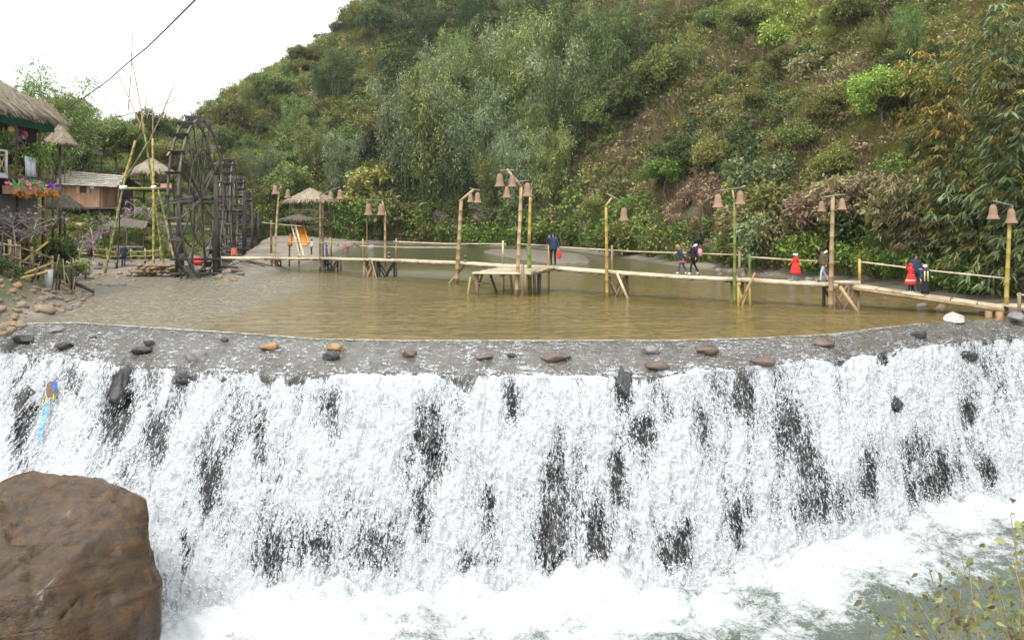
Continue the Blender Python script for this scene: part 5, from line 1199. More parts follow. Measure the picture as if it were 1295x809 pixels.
# planter of bright flowers hung on the gallery edge
pl_c = Vector((fx+.85, 36.2, 5.35)); t = thing('flower_planter', 'long hanging planter of pink, green and purple flowers below the balcony', 'planter', tuple(pl_c))
mb = MB(); mb.box(pl_c-Vector((0, 0, .25)), (.45, 3.5, .4)); mb.build('trough', plank_m, t)
FCOL = [('pink', (.75, .16, .26), (.85, .35, .42)), ('green', (.06, .45, .08), (.12, .6, .16)), ('purple', (.25, .05, .42), (.4, .12, .55)), ('orange', (.45, .14, .03), (.55, .22, .05))]
fm = {k: M(k+'_petals', a, b, 8, .6, vary=.1) for k, a, b in FCOL}
for k in range(26):
    y = 34.5+k*.135; nm = ['pink', 'green', 'green', 'pink', 'green'][k % 5] if y < 37.1 else 'purple'
    c = Vector((fx+.95+random.uniform(-.1, .2), y, 5.32+random.uniform(-.05, .22))); me = leaf_mesh('flower', np.tile(np.array(c-pl_c), (9, 1)), unit(9), unit(9), np.full(9, .2), np.full(9, .13)); me.materials.append(fm[nm]); link('flower', me, None, t)
for k in range(20):
    c = Vector((fx+1.0+random.uniform(-.05, .15), 34.6+k*.165, 4.95+random.uniform(-.12, .1))); me = leaf_mesh('flower', np.tile(np.array(c-pl_c), (12, 1)), unit(12)-np.array([0, 0, .5]), unit(12), np.full(12, .24), np.full(12, .13)); me.materials.append(fm['orange'] if k % 4 else LM['olive']); link('flower', me, None, t)
# cloth on a line
cl = M('pale_blue_cloth', (.45, .48, .56), (.55, .58, .66), 4, .8, bmp=.3); mb = MB(); n = 10
mb.add([(fx+.7+.04*math.sin(k*1.9+j), 35.9+k*.1, 6.75-j*.5) for j in range(3) for k in range(n)], [(j*n+k, j*n+k+1, (j+1)*n+k+1, (j+1)*n+k) for j in range(2) for k in range(n-1)]); o = mb.build('hanging_cloth', cl, None, True); o.modifiers.new('thick', 'SOLIDIFY').thickness = .01; tag(o, 'pale blue cloth hung over the gallery edge above the flowers', 'cloth')
# small lean-to roof past the house end, umbrella of old thatch in the yard
c0 = P(76, 182, 42); t = thing('lean_to', 'small thatched lean-to hanging off the end of the two-storey house', 'lean-to', (c0.x, c0.y, 1.8)); cone_roof(t, c0, .9, 1.1, thatch_m, 8, 500); post(t, (c0.x, c0.y, 1.6), c0, .07, wood_dark); post(t, (c0.x-.6, c0.y+.3, 1.6), c0+Vector((-.6, .3, 0)), .07, wood_dark)
c0 = P(82, 262, 40); t = thing('thatch_umbrella', 'shaggy dark thatch umbrella in the yard below the flower planter', 'umbrella', (c0.x, c0.y, 1.6)); cone_roof(t, c0, .95, .65, thatch_d, 8, 700); post(t, (c0.x, c0.y, 1.4), c0+Vector((0, 0, .4)), .05, wood_dark, 'pole')

# ---- plank cabin
cz = P(112, 262, 62); x0, x1 = PX(76, 62), PX(152, 62); yb_, yt_ = cz.z, P(0, 233, 62).z
cb = thing('plank_cabin', 'orange plank cabin with grey shingle roof and open shutters on the terrace', 'cabin', ((x0+x1)/2, 62, yb_))
zg = float(height(np.array([(x0+x1)/2]), np.array([62.]))[0])
mb = MB(); xs_ = x0+.1
wd_ = (PX(128, 62)-x0-.2)/16
for k in range(16): mb.box((xs_+wd_*(k+.5), 62+random.uniform(-.012, .012), (yb_+yt_)/2), (wd_*.93, .08, yt_-yb_))
s_ = mb.build('front_wall', plank_m, cb); s_['kind'] = 'stuff'
mb = MB(); mb.box(((x0+x1)/2-.7, 63.6, (yb_+yt_)/2), (3.3, 3.0, yt_-yb_)); mb.build('room', plank_m, cb)
mb = MB(); mb.box(((x0+x1)/2+1.6, 64.4, (yb_+yt_)/2), (1.4, .1, yt_-yb_)); mb.build('porch_wall', dark_in, cb)
mb = MB(); mb.box(((x0+x1)/2, 63.0, yb_-.08), (x1-x0+.3, 3.2, .14)); mb.build('floor', wood_dark, cb)
for xx in (x0+.1, (x0+x1)/2, x1-.15, PX(128, 62)):
    for yy in (61.8, 64.2): post(cb, (xx, yy, min(zg, yb_)-1.2), (xx, yy, yb_), .09, wood_leg, 'stilt')
post(cb, (x1-.1, 61.9, yb_), (x1-.1, 61.9, yt_), .07, wood_leg)
mb = MB(); mb.box((PX(106, 62), 61.93, P(0, 240, 62).z), (.55, .05, .5)); w_ = mb.build('window', dark_in, cb)
for s in (-1, 1): mb = MB(); mb.box((PX(106, 62)+s*.42, 61.9, P(0, 240, 62).z), (.26, .04, .55)); mb.build('shutter', M('shutter_wood', (.4, .22, .1), (.5, .3, .14), 4, .7) if s < 0 else bam_tan, w_)
mb = MB(); mb.box((PX(118, 62), 61.88, P(0, 237, 62).z), (.36, .08, .24)); mb.build('white_box', white_paint, cb)
rz0, rz1 = P(0, 233, 62).z-.05, P(0, 216, 63.5).z; mb = MB()
xa, xb = x0-.4, x1+.2
mb.add([(xa, 61.4, rz0), (xb, 61.4, rz0-.25), (xb-.5, 63.6, rz1-.45), (xa+.1, 63.6, rz1)], [(0, 1, 2, 3)]); mb.add([(xa, 65.8, rz0), (xb, 65.8, rz0-.25), (xb-.5, 63.6, rz1-.45), (xa+.1, 63.6, rz1)], [(3, 2, 1, 0)]); rf = mb.build('roof', wood_dark, cb)
mb = MB(); a_, b_, c_, d_ = Vector((xa+.1, 63.6, rz1)), Vector((xb-.5, 63.6, rz1-.45)), Vector((xb, 61.4, rz0-.25)), Vector((xa, 61.4, rz0)); nrm = (d_-a_).cross(b_-a_).normalized(); nrm = nrm if nrm.z > 0 else -nrm
for r_ in range(7):
    for k in range(20):
        u0, u1 = (k+.5*(r_ % 2))/20.5, (k+.94+.5*(r_ % 2))/20.5; v0, v1 = r_/7, (r_+1.25)/7; v1 += random.uniform(-.02, .03)
        q = [a_.lerp(b_, u).lerp(d_.lerp(c_, u), v) for u, v in ((u0, v0), (u1, v0), (u1, v1), (u0, v1))]; l0, l1 = .03, .09+random.uniform(0, .03)
        mb.add([q[0]+nrm*l0, q[1]+nrm*l0, q[2]+nrm*l1, q[3]+nrm*l1, q[3]+nrm*(l1-.04), q[2]+nrm*(l1-.04)], [(0, 1, 2, 3), (3, 2, 5, 4)])
s_ = mb.build('shingle_layer', shingle_m, rf); s_['kind'] = 'stuff'

# ---- pavilions
def pavilion(label, xc, ypk, yev, ws, yfl, d, mat, rail_=True, mats=wood_leg, base_px=None, roofname='thatched_roof', sy=1.0):
    pk, ev, fl = P(xc, ypk, d), P(xc, yev, d), P(xc, yfl, d); r = ws/F*d; zg = gz(ev) if base_px is None else P(xc, base_px, d).z
    t = thing('pavilion', label, 'pavilion', (ev.x, ev.y, zg)); cone_roof(t, ev, r, pk.z-ev.z, mat, 10, 1500, roofname)
    q = r*.66
    for sx in (-1, 1):
        for sy_ in (-1, 1): post(t, (ev.x+sx*q, ev.y+sy_*q, zg-1.0), (ev.x+sx*q*.95, ev.y+sy_*q*.95, ev.z+.25), .075, mats)
    mb = MB(); mb.box(fl-Vector((0, 0, .06)), (q*2.4, q*2.4, .12)); mb.build('floor', wood_dark, t)
    if rail_:
        for sy_ in (-1, 1):
            for zz in (.45, .9): mb = MB(); mb.tube([fl+Vector((-q*1.15, sy_*q*1.1, zz)), fl+Vector((q*1.15, sy_*q*1.1, zz))], .045, 6); mb.build('rail', mats, t, True)
        for sx in (-1, 1):
            for zz in (.45, .9): mb = MB(); mb.tube([fl+Vector((sx*q*1.1, -q*1.15, zz)), fl+Vector((sx*q*1.1, q*1.15, zz))], .045, 6); mb.build('rail', mats, t, True)
        for k in range(5): post(t, fl+Vector((-q+k*q*.5, -q*1.1, 0)), fl+Vector((-q+k*q*.5+.1, -q*1.1, .95)), .035, mats, 'baluster')
    return t
pavilion('dark-roofed lookout pavilion on stilts above the plank cabin', 105, 184, 194, 24, 217, 72, thatch_d, True, wood_dark)
pavilion('pale thatched pavilion on stilts behind the bamboo swing frame', 192, 200, 218, 30, 240, 75, thatch_m, True, wood_dark)
# ---- lookout tower with slide on the beach
T = pavilion('thatched lookout tower with ladder on the sandy beach', 393, 238, 253, 32, 283, 62, thatch_m, True, wood_leg)
f2 = P(393, 268, 62)
for sy_ in (-1, 1): mb = MB(); mb.tube([P(378, 266, 62)+Vector((0, sy_, 0)), P(404, 265, 62)+Vector((0, sy_, 0))], .05, 6); mb.build('upper_rail', bam_pale, T, True)
for k, x in enumerate((380, 394, 401)): post(T, P(x, 274, 61.2), P(x-(2 if k else -1), 266, 61.2), .05, bam_pale, 'upper_brace')
lo = P(378, 277, 60.5); cone_roof(T, lo, 1.55, .42, thatch_d, 10, 1200, 'lower_roof', 1, .8)
for x in (367, 372): mb = MB(); mb.beam(P(x, 279, 60), P(x+12, 324, 57.5), .12, .08); mb.build('ladder_pole', bam_pale, T)
for k in range(7): t_ = (k+1)/8; mb = MB(); mb.tube([P(367, 279, 60).lerp(P(379, 324, 57.5), t_), P(372, 279, 60).lerp(P(384, 324, 57.5), t_)], .03, 5); mb.build('ladder_rung', bam_pale, T, True)
for zz, xx in ((290, 0), (288, 5)): mb = MB(); mb.tube([P(384, zz, 61), P(404+xx, zz+1, 61)], .045, 6); mb.build('rail', bam_pale, T, True)
for k in range(5): mb = MB(); mb.tube([P(407, 275+k*6, 61.3), P(417, 275+k*6, 62.5)], .04, 5); mb.build('stair_tread', wood_leg, T, True)
orange = M('orange_plastic', (.62, .25, .03), (.70, .32, .05), 5, .45, bmp=.05, vary=.04); sl = P(380, 312, 59); sl.z = gz(sl)
t = thing('orange_slide', 'orange play slide under the thatched lookout tower', 'slide', tuple(sl))
a, b, c = P(377, 280, 61), P(380, 296, 60), P(384, 311, 58.8)
mb = MB(); mb.beam(a, b, .62, .08); mb.beam(b, c, .66, .08); mb.build('chute', orange, t)
for s in (-1, 1): mb = MB(); mb.beam(a+Vector((s*.33, 0, .16)), b+Vector((s*.33, 0, .16)), .07, .34); mb.beam(b+Vector((s*.35, 0, .16)), c+Vector((s*.35, 0, .14)), .07, .34); mb.build('side_wall', orange, t)
mb = MB(); mb.box(P(380, 299, 59.9)+Vector((0, 0, .08)), (.8, .3, .16)); mb.build('joint_band', orange, t)
for s in (-1, 1): mb = MB(); mb.tube([P(368, 296, 60.4), P(366.5+s*1.4, 311, 60.0)], .11, 8); mb.build('leg', orange, t, True)
# ---- tall bamboo swing frame
sw = thing('bamboo_swing', 'very tall swing frame of crossed bamboo poles with crossbar', 'swing', tuple(P(180, 330, 52)))
for i, (x0, y0, x1, y1, d0, d1, r0, mt) in enumerate(((132, 327, 158, 225, 52, 52, .09, bam_grn), (155, 232, 171, 178, 52, 52.3, .10, bam_yel), (153, 235, 187, 180, 52.5, 52.5, .085, bam_grn), (187, 183, 220, 108, 52.5, 52.5, .05, bam_tan), (194, 330, 193, 175, 51.6, 51.8, .09, bam_yel), (193, 175, 192, 128, 51.8, 52, .045, bam_tan),
                     (208, 325, 183, 170, 53, 52.6, .085, bam_grn), (183, 170, 166, 72, 52.6, 52.6, .05, bam_tan), (166, 72, 161, 45, 52.6, 52.6, .02, bam_tan), (186, 178, 148, 92, 52.8, 53, .045, bam_tan), (162, 140, 168, 38, 53, 53, .04, bam_tan), (176, 165, 187, 118, 52.2, 52.2, .05, bam_tan), (225, 325, 200, 240, 51.5, 52.5, .08, bam_grn), (148, 325, 152, 235, 53.5, 52.5, .05, wood_dark))):
    a, b = P(x0, y0, d0), P(x1, y1, d1); 
    if y0 > 320: a.z = gz(a)-.2
    mb = MB(); mb.tube([a, a.lerp(b, .5)+Vector((.05, 0, 0)), b], [r0, r0*.9, r0*.75], 7, True, nodes=.5); mb.build('pole', mt, sw, True)
mb = MB(); mb.tube([P(151, 238.5, 51.8), P(207, 238.5, 51.8)], .09, 8, nodes=.5); mb.build('crossbar', bam_grn, sw, True)
mb = MB(); mb.tube([P(152, 237, 51.7), P(160, 237, 51.7)], .13, 8); mb.build('lashing', white_paint, sw, True); mb = MB(); mb.tube([P(192, 237, 51.7), P(197, 237, 51.7)], .13, 8); mb.build('lashing', white_paint, sw, True)
mb = MB(); mb.box(P(210, 235, 51.7), (.75, .05, .28)); o = mb.build('sign_board', M('faded_red_board', (.45, .20, .14), (.55, .28, .2), 5, .7), sw)
# ---- little open shed, fences and benches
def shed():
    c = P(165, 318, 58); c.z = gz(c); t = thing('open_shed', 'small open shed with sagging dark roof beside the vegetable beds', 'shed', tuple(c)); x0, x1 = PX(146, 58), PX(187, 58); zt = P(0, 284, 58).z; zr = P(0, 278, 58.5).z
    mb = MB(); mb.add([(x0-.3, 57, zt), (x1+.3, 57, zt-.2), (x1-.2, 58.4, zr-.15), (x0+.6, 58.4, zr+.1), (x0-.3, 60, zt), (x1+.3, 60, zt-.2)], [(0, 1, 2, 3), (3, 2, 5, 4)]); o = mb.build('roof', thatch_d, t); o.modifiers.new('thick', 'SOLIDIFY').thickness = .1
    ms = MB(); straw_patch(ms, (x0+.6, 58.4, zr+.1), (x1-.2, 58.4, zr-.15), (x1+.3, 57, zt-.2), (x0-.3, 57, zt), 500, .4, .03); s_ = ms.build('straw_layer', thatch_d, o); s_['kind'] = 'stuff'
    for xx in (x0, (x0+x1)/2, x1): post(t, (xx, 57.3, c.z-.3), (xx, 57.3, zt), .05, wood_leg)
    mb = MB(); mb.beam((x0, 57.3, P(0, 312, 57.3).z), (x1, 57.3, P(0, 312, 57.3).z), .1, .12); mb.build('bench_plank', wood_grey, t)
shed()
def fence(name, label, ps, zs, d_h=(.45, .9), mat=bam_tan, r=.045, group=None):
    ps = [Vector(p) for p in ps]; t = thing(name, label, 'fence', tuple(ps[0]), 0, group)
    for p in ps: post(t, p-Vector((0, 0, .3)), p+Vector((random.uniform(-.08, .08), 0, max(d_h)+.2)), r*1.2, mat)
    for h_ in d_h:
        for a, b in zip(ps, ps[1:]): mb = MB(); mb.tube([a+Vector((-.1, -.06, h_+random.uniform(-.1, .1))), b+Vector((.1, -.06, h_+random.uniform(-.1, .1)))], r*.85, 7, True, nodes=.6); mb.build('rail', mat, t, True)
    return t
def gp(x, y, d): p = P(x, y, d); p.z = gz(p); return p
fence('bamboo_fence', 'bamboo fence along the village path under the blossom trees', [gp(x, 0, 55.5) for x in (98, 118, 136, 150, 166, 184, 203)], 0, (.4, .8), bam_tan)
fence('bamboo_fence', 'bamboo fence at the top of the stony left bank', [gp(x, 0, d) for x, d in ((-6, 32), (12, 32.5), (25, 33), (42, 34.5), (66, 36))], 0, (.6, 1.15), bam_tan, .05)
fence('bamboo_fence', 'weathered fence beside the shrubs in the yard', [gp(x, 0, d) for x, d in ((70, 44), (90, 45.5), (108, 47))], 0, (.5, .95), wood_leg, .05)
for (x0, y0, x1, y1, d0, d1, lab) in ((5, 356, 65, 333, 31.5, 34.5, 'long bamboo pole leaning from the stones up to the bank fence'), (25, 352, 66, 342, 32, 34, 'second bamboo pole propped on the bank below the fence'), (30, 330, 60, 306, 34, 36, 'bamboo pole slanting up behind the bank fence')):
    mb = MB(); mb.tube([P(x0, y0, d0), P(x1, y1, d1)], .055, 7, nodes=.5); o = mb.build('bamboo_pole', bam_yel, None, True); tag(o, lab, 'pole')
o = MB(); o.tube([P(62, 341, 33.8), P(60.5, 366, 33.8)], .17, 10); o = o.build('drain_pipe', metal, None, True); tag(o, 'short grey pipe standing among the bank stones', 'pipe')
mb = MB(); mb.tube([P(93, 340, 36.5), P(92, 366, 36.5)], .1, 7); o = mb.build('mooring_post', wood_dark, None, True); tag(o, 'dark wooden post at the water edge of the left bank', 'post')
# white-edged metal gate by the house
t = thing('metal_gate', 'low pale metal gate with vertical bars at the house corner', 'gate', tuple(gp(8, 0, 33))); c = gp(8, 0, 33)
for k in range(7): post(t, c+Vector((-.7+k*.2, 0, .1)), c+Vector((-.7+k*.2, 0, 1.0)), .02, metal, 'bar')
for zz in (.1, 1.0): mb = MB(); mb.tube([c+Vector((-.75, 0, zz)), c+Vector((.55, 0, zz))], .03, 6); mb.build('rail', metal, t, True)
# blossom trees of the village
for i, (x, y, d, h, lab) in enumerate(((38, 330, 34.8, 3.6, 'dark pink blossom tree against the two-storey house'), (20, 325, 33.8, 3.0, 'thin blossom tree by the metal gate at the house'), (118, 300, 57.5, 3.2, 'blossom tree below the plank cabin'), (140, 300, 58.5, 3.4, 'blossom tree at the corner of the plank cabin'),
                                    (172, 296, 61, 3.6, 'blossom tree behind the open shed'), (188, 296, 62, 3.6, 'blossom tree under the pale thatched pavilion'), (212, 300, 60, 3.0, 'blossom tree between pavilion and tallest water wheel'), (100, 300, 52, 2.8, 'small blossom tree in the yard beside the shaggy umbrella'))):
    p = gp(x, y, d); blossom('blossom_tree', tuple(p), h, h*.42, 720+i, lab, n=330)
# kitchen-garden plants, orange pot, dark barrel
for i in range(26):
    x = random.Random(i).uniform(112, 228); p = gp(x, 0, 57+random.Random(i+9).uniform(-.6, 1.2)); t = thing('cabbage_plant', 'leafy cabbage-like plant in the vegetable bed behind the path fence', 'plant', tuple(p), 0, 'plants in the vegetable bed')
    n = 60; u = unit(n); u[:, 2] = np.abs(u[:, 2]); Ls = .35*(.6+.6*RNG.random(n)); me = leaf_mesh('foliage', u*.12, u, unit(n)*.3+np.array([0, 0, 1]), Ls, Ls*.6); me.materials.append(LM['cabb'] if x < 200 else LM['bamboo']); link('foliage', me, None, t); t.scale = (1.3, 1.3, 1.5)
for i, (x, y, d, h, c_, lab) in enumerate(((85, 320, 46, 1.3, 'fresh', 'bright green shrub in the yard beside the fence'), (97, 318, 48, 1.1, 'lime', 'yellow-green shrub near the yard fence'), (8, 345, 31, 1.0, 'dark', 'dark leafy shrub below the bank fence'), (70, 322, 42, 1.2, 'olive', 'olive shrub behind the red posts of the house'))):
    plant('garden_shrub', 'S', i, tuple(gp(x, y, d)), h, LM[c_], lab, 'shrub', None)
_h = hit(102, 291, 52); c = Vector(_h); mb = MB(); mb.lathe(c, [(.01, 0), (.42, .02), (.5, .3), (.42, .55), (.3, .6), (.28, .55)], 14); o = mb.build('orange_jar', stone_orange, None, True); tag(o, 'big orange clay jar under the plank cabin', 'jar')
for i, (x0, x1, y, d, lab) in enumerate(((122, 150, 313, 53.5, 'low log bench by the path fence, nearer the yard'), (150, 188, 318, 54.5, 'low plank bench before the open shed'))):
    a, b = P(x0, y, d), P(x1, y, d); zg = gz((a+b)/2); a.z = b.z = zg+.42; t = thing('bench', lab, 'bench', ((a.x+b.x)/2, d, zg)); mb = MB(); mb.beam(a, b, .3, .09); mb.build('seat', wood_grey, t)
    for q in (.12, .88): p = a.lerp(b, q); post(t, (p.x, p.y, zg-.1), (p.x, p.y, zg+.39), .07, wood_leg, 'leg')
# tall feathery bamboo above the house
for i, (x, d, zt, lab) in enumerate(((66, 62, 56, 'tall feathery bamboo rising behind the two-storey house'), (82, 66, 120, 'lower dark bamboo beside the feathery tall one'))):
    top = P(x, zt, d); p = gp(x, 0, d); h_ = top.z-p.z; culms, me = bamboo_parts(h_, 11 if i == 0 else 12, 4.6, 610+i, 26, 24, .36, .26, .45, .14, puff=True)
    t = thing('tall_bamboo', lab, 'bamboo', tuple(p))
    for c in culms: mb = MB(); mb.tube([Vector(q)+p for q in c], [.06, .055, .05, .045, .035, .02, .008], 5, False); mb.build('culm', culm_mat, t, True)
    me.materials.append(LM['dark'] if i else LM['bamboo']); link('foliage', me, None, t)
# cables across the sky
cab = M('black_cable', (.02, .02, .02), (.03, .03, .03), 5, .6)
def cable(name, ps, r, label):
    ps = [P(*q) for q in ps]; mb = MB(); mb.tube(ps, r, 6); o = mb.build(name, cab, None, True); tag(o, label, 'cable')
cable('power_cable', [(84, 138, 44), (110, 121, 40), (137, 102, 36), (160, 81, 32), (185, 61, 28.5), (210, 37, 25), (247, 0, 20.5), (300, -60, 15)], .028, 'thick twisted black cable rising across the sky from the house')
cable('thin_cable', [(150, 148, 50), (185, 139, 60), (220, 128, 75), (260, 112, 100), (300, 95, 150)], .035, 'thin cable stretched from the swing frame to the far ridge')
# rubble-bank brush: dead sticks and rustic stakes at the edge of the yard
rs = random.Random(41)
for i in range(16):
    x = rs.uniform(-5, 108); d = 31+x*.055+rs.uniform(-.8, 1.5); p = gp(x, 0, d); h_ = rs.uniform(.7, 1.7); mb = MB(); mb.tube([p-Vector((0, 0, .2)), p+Vector((rs.uniform(-.5, .5), rs.uniform(-.2, .2), h_))], [.045, .025], 6)
    o = mb.build('stake', [wood_leg, wood_dark, bam_tan][i % 3], None, True); tag(o, ['brown', 'dark', 'tan'][i % 3]+' crooked stake stuck in the rubble of the left bank', 'stake', ['brown', 'dark', 'tan'][i % 3]+' stakes on the left bank')
for i, (x, d, h_, c_, lab) in enumerate(((48, 37.5, 2.2, 'dark', 'dark bush in front of the ground floor of the two-storey house'), (15, 35, 1.6, 'olive', 'olive bush beside the concrete column of the house'), (62, 40, 1.5, 'bamboo', 'green bush at the foot of the red posts'))):
    plant('garden_shrub', 'S', i, tuple(gp(x, 0, d)), h_, LM[c_], lab, 'shrub', None)
# ---------------------------------------------------------------- people
def cloth(name, c, rough=.85): return M(name, tuple(v*.85 for v in c), tuple(min(v*1.12, .9) for v in c), 14, rough, bmp=.3, bdist=.01, vary=0)
skin_m = cloth('skin', (.48, .30, .21), .6); hair_m = cloth('black_hair', (.014, .012, .011), .5)
CL = dict(navy=cloth('navy_cloth', (.028, .045, .085)), black=cloth('black_cloth', (.016, .016, .018)), red=cloth('red_cloth', (.62, .035, .03)), jeans=cloth('denim', (.05, .075, .15)), white=cloth('white_cloth', (.72, .71, .68)), olive=cloth('olive_cloth', (.12, .09, .045)),
          orange=cloth('orange_trim', (.62, .16, .09)), grey=cloth('grey_cloth', (.22, .22, .24)), pink=cloth('pink_cloth', (.55, .28, .36)), pale=cloth('pale_denim', (.40, .44, .52)), blue=cloth('blue_cloth', (.04, .10, .35)), yellow=cloth('yellow_trim', (.58, .50, .22)), lav=cloth('grey_cap', (.50, .50, .56)), dkred=cloth('dark_red_cloth', (.3, .02, .03)))
def person(loc, h, face, label, top='navy', legs='black', shoe='black', pose=None, hair='short', skirt=None, hat=None, hood=None, coat=None, lean=0.0, trim=None, group=None):
    "faces -y in its own frame; pose gives joints for a 1.7 m figure"
    J = dict(pelvis=(0, 0, .93), spine=(0, 0, 1.12), chest=(0, 0, 1.30), neck=(0, .01, 1.45), head=(0, -.01, 1.56), crown=(0, 0, 1.66), nose=(0, -.105, 1.555),
             sl=(.17, .01, 1.38), el=(.23, .03, 1.12), wl=(.24, -.06, .89), sr=(-.17, .01, 1.38), er=(-.23, .03, 1.12), wr=(-.24, -.06, .89),
             hl=(.09, 0, .90), kl=(.10, -.02, .50), al=(.10, .03, .09), tl=(.11, -.13, .035), hr=(-.09, 0, .90), kr=(-.10, -.02, .50), ar=(-.10, .03, .09), tr=(-.11, -.13, .035))
    J.update(pose or {})
    J = {k: Vector(v) for k, v in J.items()}
    for k in ('spine', 'chest', 'neck', 'head', 'crown', 'nose', 'sl', 'el', 'wl', 'sr', 'er', 'wr'): J[k].y -= lean*max(0, J[k].z-.93)
    puff = 1.25 if coat else 1.0
    rad = dict(pelvis=.145*puff, spine=.135*puff, chest=.155*puff, neck=.055, head=.098, crown=.07, nose=.016, sl=.075*puff, el=.052*puff, wl=.034, sr=.075*puff, er=.052*puff, wr=.034, hl=.095, kl=.062, al=.042, tl=.035, hr=.095, kr=.062, ar=.042, tr=.035)
    E = [('pelvis', 'spine'), ('spine', 'chest'), ('chest', 'neck'), ('neck', 'head'), ('head', 'crown'), ('head', 'nose'), ('chest', 'sl'), ('sl', 'el'), ('el', 'wl'), ('chest', 'sr'), ('sr', 'er'), ('er', 'wr'), ('pelvis', 'hl'), ('hl', 'kl'), ('kl', 'al'), ('al', 'tl'), ('pelvis', 'hr'), ('hr', 'kr'), ('kr', 'ar'), ('ar', 'tr')]
    for s, w_, e_ in (('l', 'wl', 'el'), ('r', 'wr', 'er')):                    # palm, four fingers and a thumb
        d = (J[w_]-J[e_]).normalized(); sd_ = d.cross(Vector((0, 1, .2))).normalized(); sgn = 1 if s == 'l' else -1
        J['p'+s] = J[w_]+d*.075; rad['p'+s] = .030; E.append((w_, 'p'+s))
        for q in range(4):
            k = f'f{s}{q}'; J[k] = J['p'+s]+d*(.05+.008*(1.5-abs(q-1.5)))+sd_*(q-1.5)*.021+Vector((0, -.012, 0)); rad[k] = .009; E.append(('p'+s, k))
        k = 't'+s+'h'; J[k] = J[w_]+d*.06+sd_*(-.045)+Vector((0, -.02, 0)); rad[k] = .010; E.append((w_, k))
    names = list(J); bm = bmesh.new(); lay = bm.verts.layers.skin.verify(); vs = {}
    for k in names:
        v = bm.verts.new(J[k]); v[lay].radius = (rad[k], rad[k]*(.80 if k in ('chest', 'spine', 'pelvis') else 1)); v[lay].use_root = (k == 'pelvis'); vs[k] = v
    for a, b in E: bm.edges.new((vs[a], vs[b]))
    me0 = bpy.data.meshes.new('body'); bm.to_mesh(me0); bm.free()
    tmp = bpy.data.objects.new('tmp', me0); C.objects.link(tmp); tmp.modifiers.new('skin', 'SKIN').use_smooth_shade = True; sb = tmp.modifiers.new('sub', 'SUBSURF'); sb.levels = sb.render_levels = 1
    dg = bpy.context.evaluated_depsgraph_get(); me = bpy.data.meshes.new_from_object(tmp.evaluated_get(dg)); bpy.data.objects.remove(tmp); bpy.data.meshes.remove(me0); me.name = 'body'
    mats = [skin_m, CL[top], CL[legs], CL[shoe]]; me.materials.clear()
    for m_ in mats: me.materials.append(m_)
    reg = {('pelvis', 'spine'): 1, ('spine', 'chest'): 1, ('chest', 'neck'): 1, ('chest', 'sl'): 1, ('sl', 'el'): 1, ('el', 'wl'): 1, ('chest', 'sr'): 1, ('sr', 'er'): 1, ('er', 'wr'): 1, ('pelvis', 'hl'): 2, ('hl', 'kl'): 2, ('kl', 'al'): 2, ('pelvis', 'hr'): 2, ('hr', 'kr'): 2, ('kr', 'ar'): 2, ('al', 'tl'): 3, ('ar', 'tr'): 3}
    segs = [(J[a], J[b], reg.get((a, b), 0)) for a, b in E]; mi = []
    for pl_ in me.polygons:
        c = pl_.center; best = (9, 0)
        for a, b, r_ in segs:
            ab = b-a; t_ = max(0, min(1, (c-a).dot(ab)/max(ab.length_squared, 1e-9))); best = min(best, ((c-a-ab*t_).length, r_))
        mi.append(best[1])
    me.polygons.foreach_set('material_index', np.array(mi, np.int32)); me.polygons.foreach_set('use_smooth', np.ones(len(mi), bool))
    t = thing('person', label, 'person', loc, face, group); s = h/1.7; t.scale = (s, s, s)
    link('body', me, None, t)
    hd = J['head']; cr = J['crown']
    def child(nm, mb, mat): m_ = mb_mesh(mb, nm); return link(nm, m_, mat, t)
    for sx in (-1, 1): mb = MB(); mb.lathe(hd+Vector((sx*.035, -.088, .012)), [(.0, .009), (.011, .004), (.011, -.004), (.0, -.009)], 6); child('eye', mb, hair_m)
    mb = MB(); mb.box(hd+Vector((0, -.092, -.048)), (.045, .012, .010)); child('mouth', mb, CL['dkred'])
    V, Fc = ico(3)
    if hair and not hat:
        Vh = V*np.array([.108, .115, .115])+np.array(hd)+np.array([0, .018, .035]); keep = [f for f in Fc if not np.all((Vh[f][:, 1] < hd.y-.035) & (Vh[f][:, 2] < hd.z+.065)) and np.mean(Vh[f][:, 2]) > hd.z-(.10 if hair == 'short' else .3)]
        if hair == 'long': Vh[:, 2] = np.where(Vh[:, 2] < hd.z, hd.z+(Vh[:, 2]-hd.z)*2.6, Vh[:, 2])
        m_ = mesh_np('hair', Vh, np.array(keep), True); link('hair', m_, hair_m, t)
    if hat:
        for (mt, z0, rr_, hh_) in hat: mb = MB(); c = hd+Vector((0, .012, z0)); mb.lathe(c, [(rr_*.96, -.03), (rr_*1.04, .0), (rr_, hh_*.4), (rr_*.75, hh_*.8), (.01, hh_)], 14, 1, 1.08); child('hat', mb, CL[mt])
    if hood: mb = MB(); c = J['neck']+Vector((0, .05, .03)); mb.tube([c+Vector((math.cos(a)*.15, math.sin(a)*.13, .05*math.sin(a)+.02)) for a in np.linspace(-.4, 3.54, 12)], .055, 8); child('fur_hood', mb, CL[hood])
    if skirt:
        mt, zt, zb, r1 = skirt; mb = MB(); n = 26; rows = 5; pv = J['pelvis']; vs_, fs_ = [], []
        for i in range(rows+1):
            f = i/rows
            for k in range(n): a = 2*math.pi*k/n; rr_ = .15+(r1-.15)*f**.8+.02*f*math.cos(a*8); vs_.append((pv.x+math.cos(a)*rr_, pv.y+math.sin(a)*rr_*.85-lean*max(0, (zt+(zb-zt)*f)-.93), zt+(zb-zt)*f))
        for i in range(rows):
            for k in range(n): fs_.append((i*n+k, i*n+(k+1) % n, (i+1)*n+(k+1) % n, (i+1)*n+k))
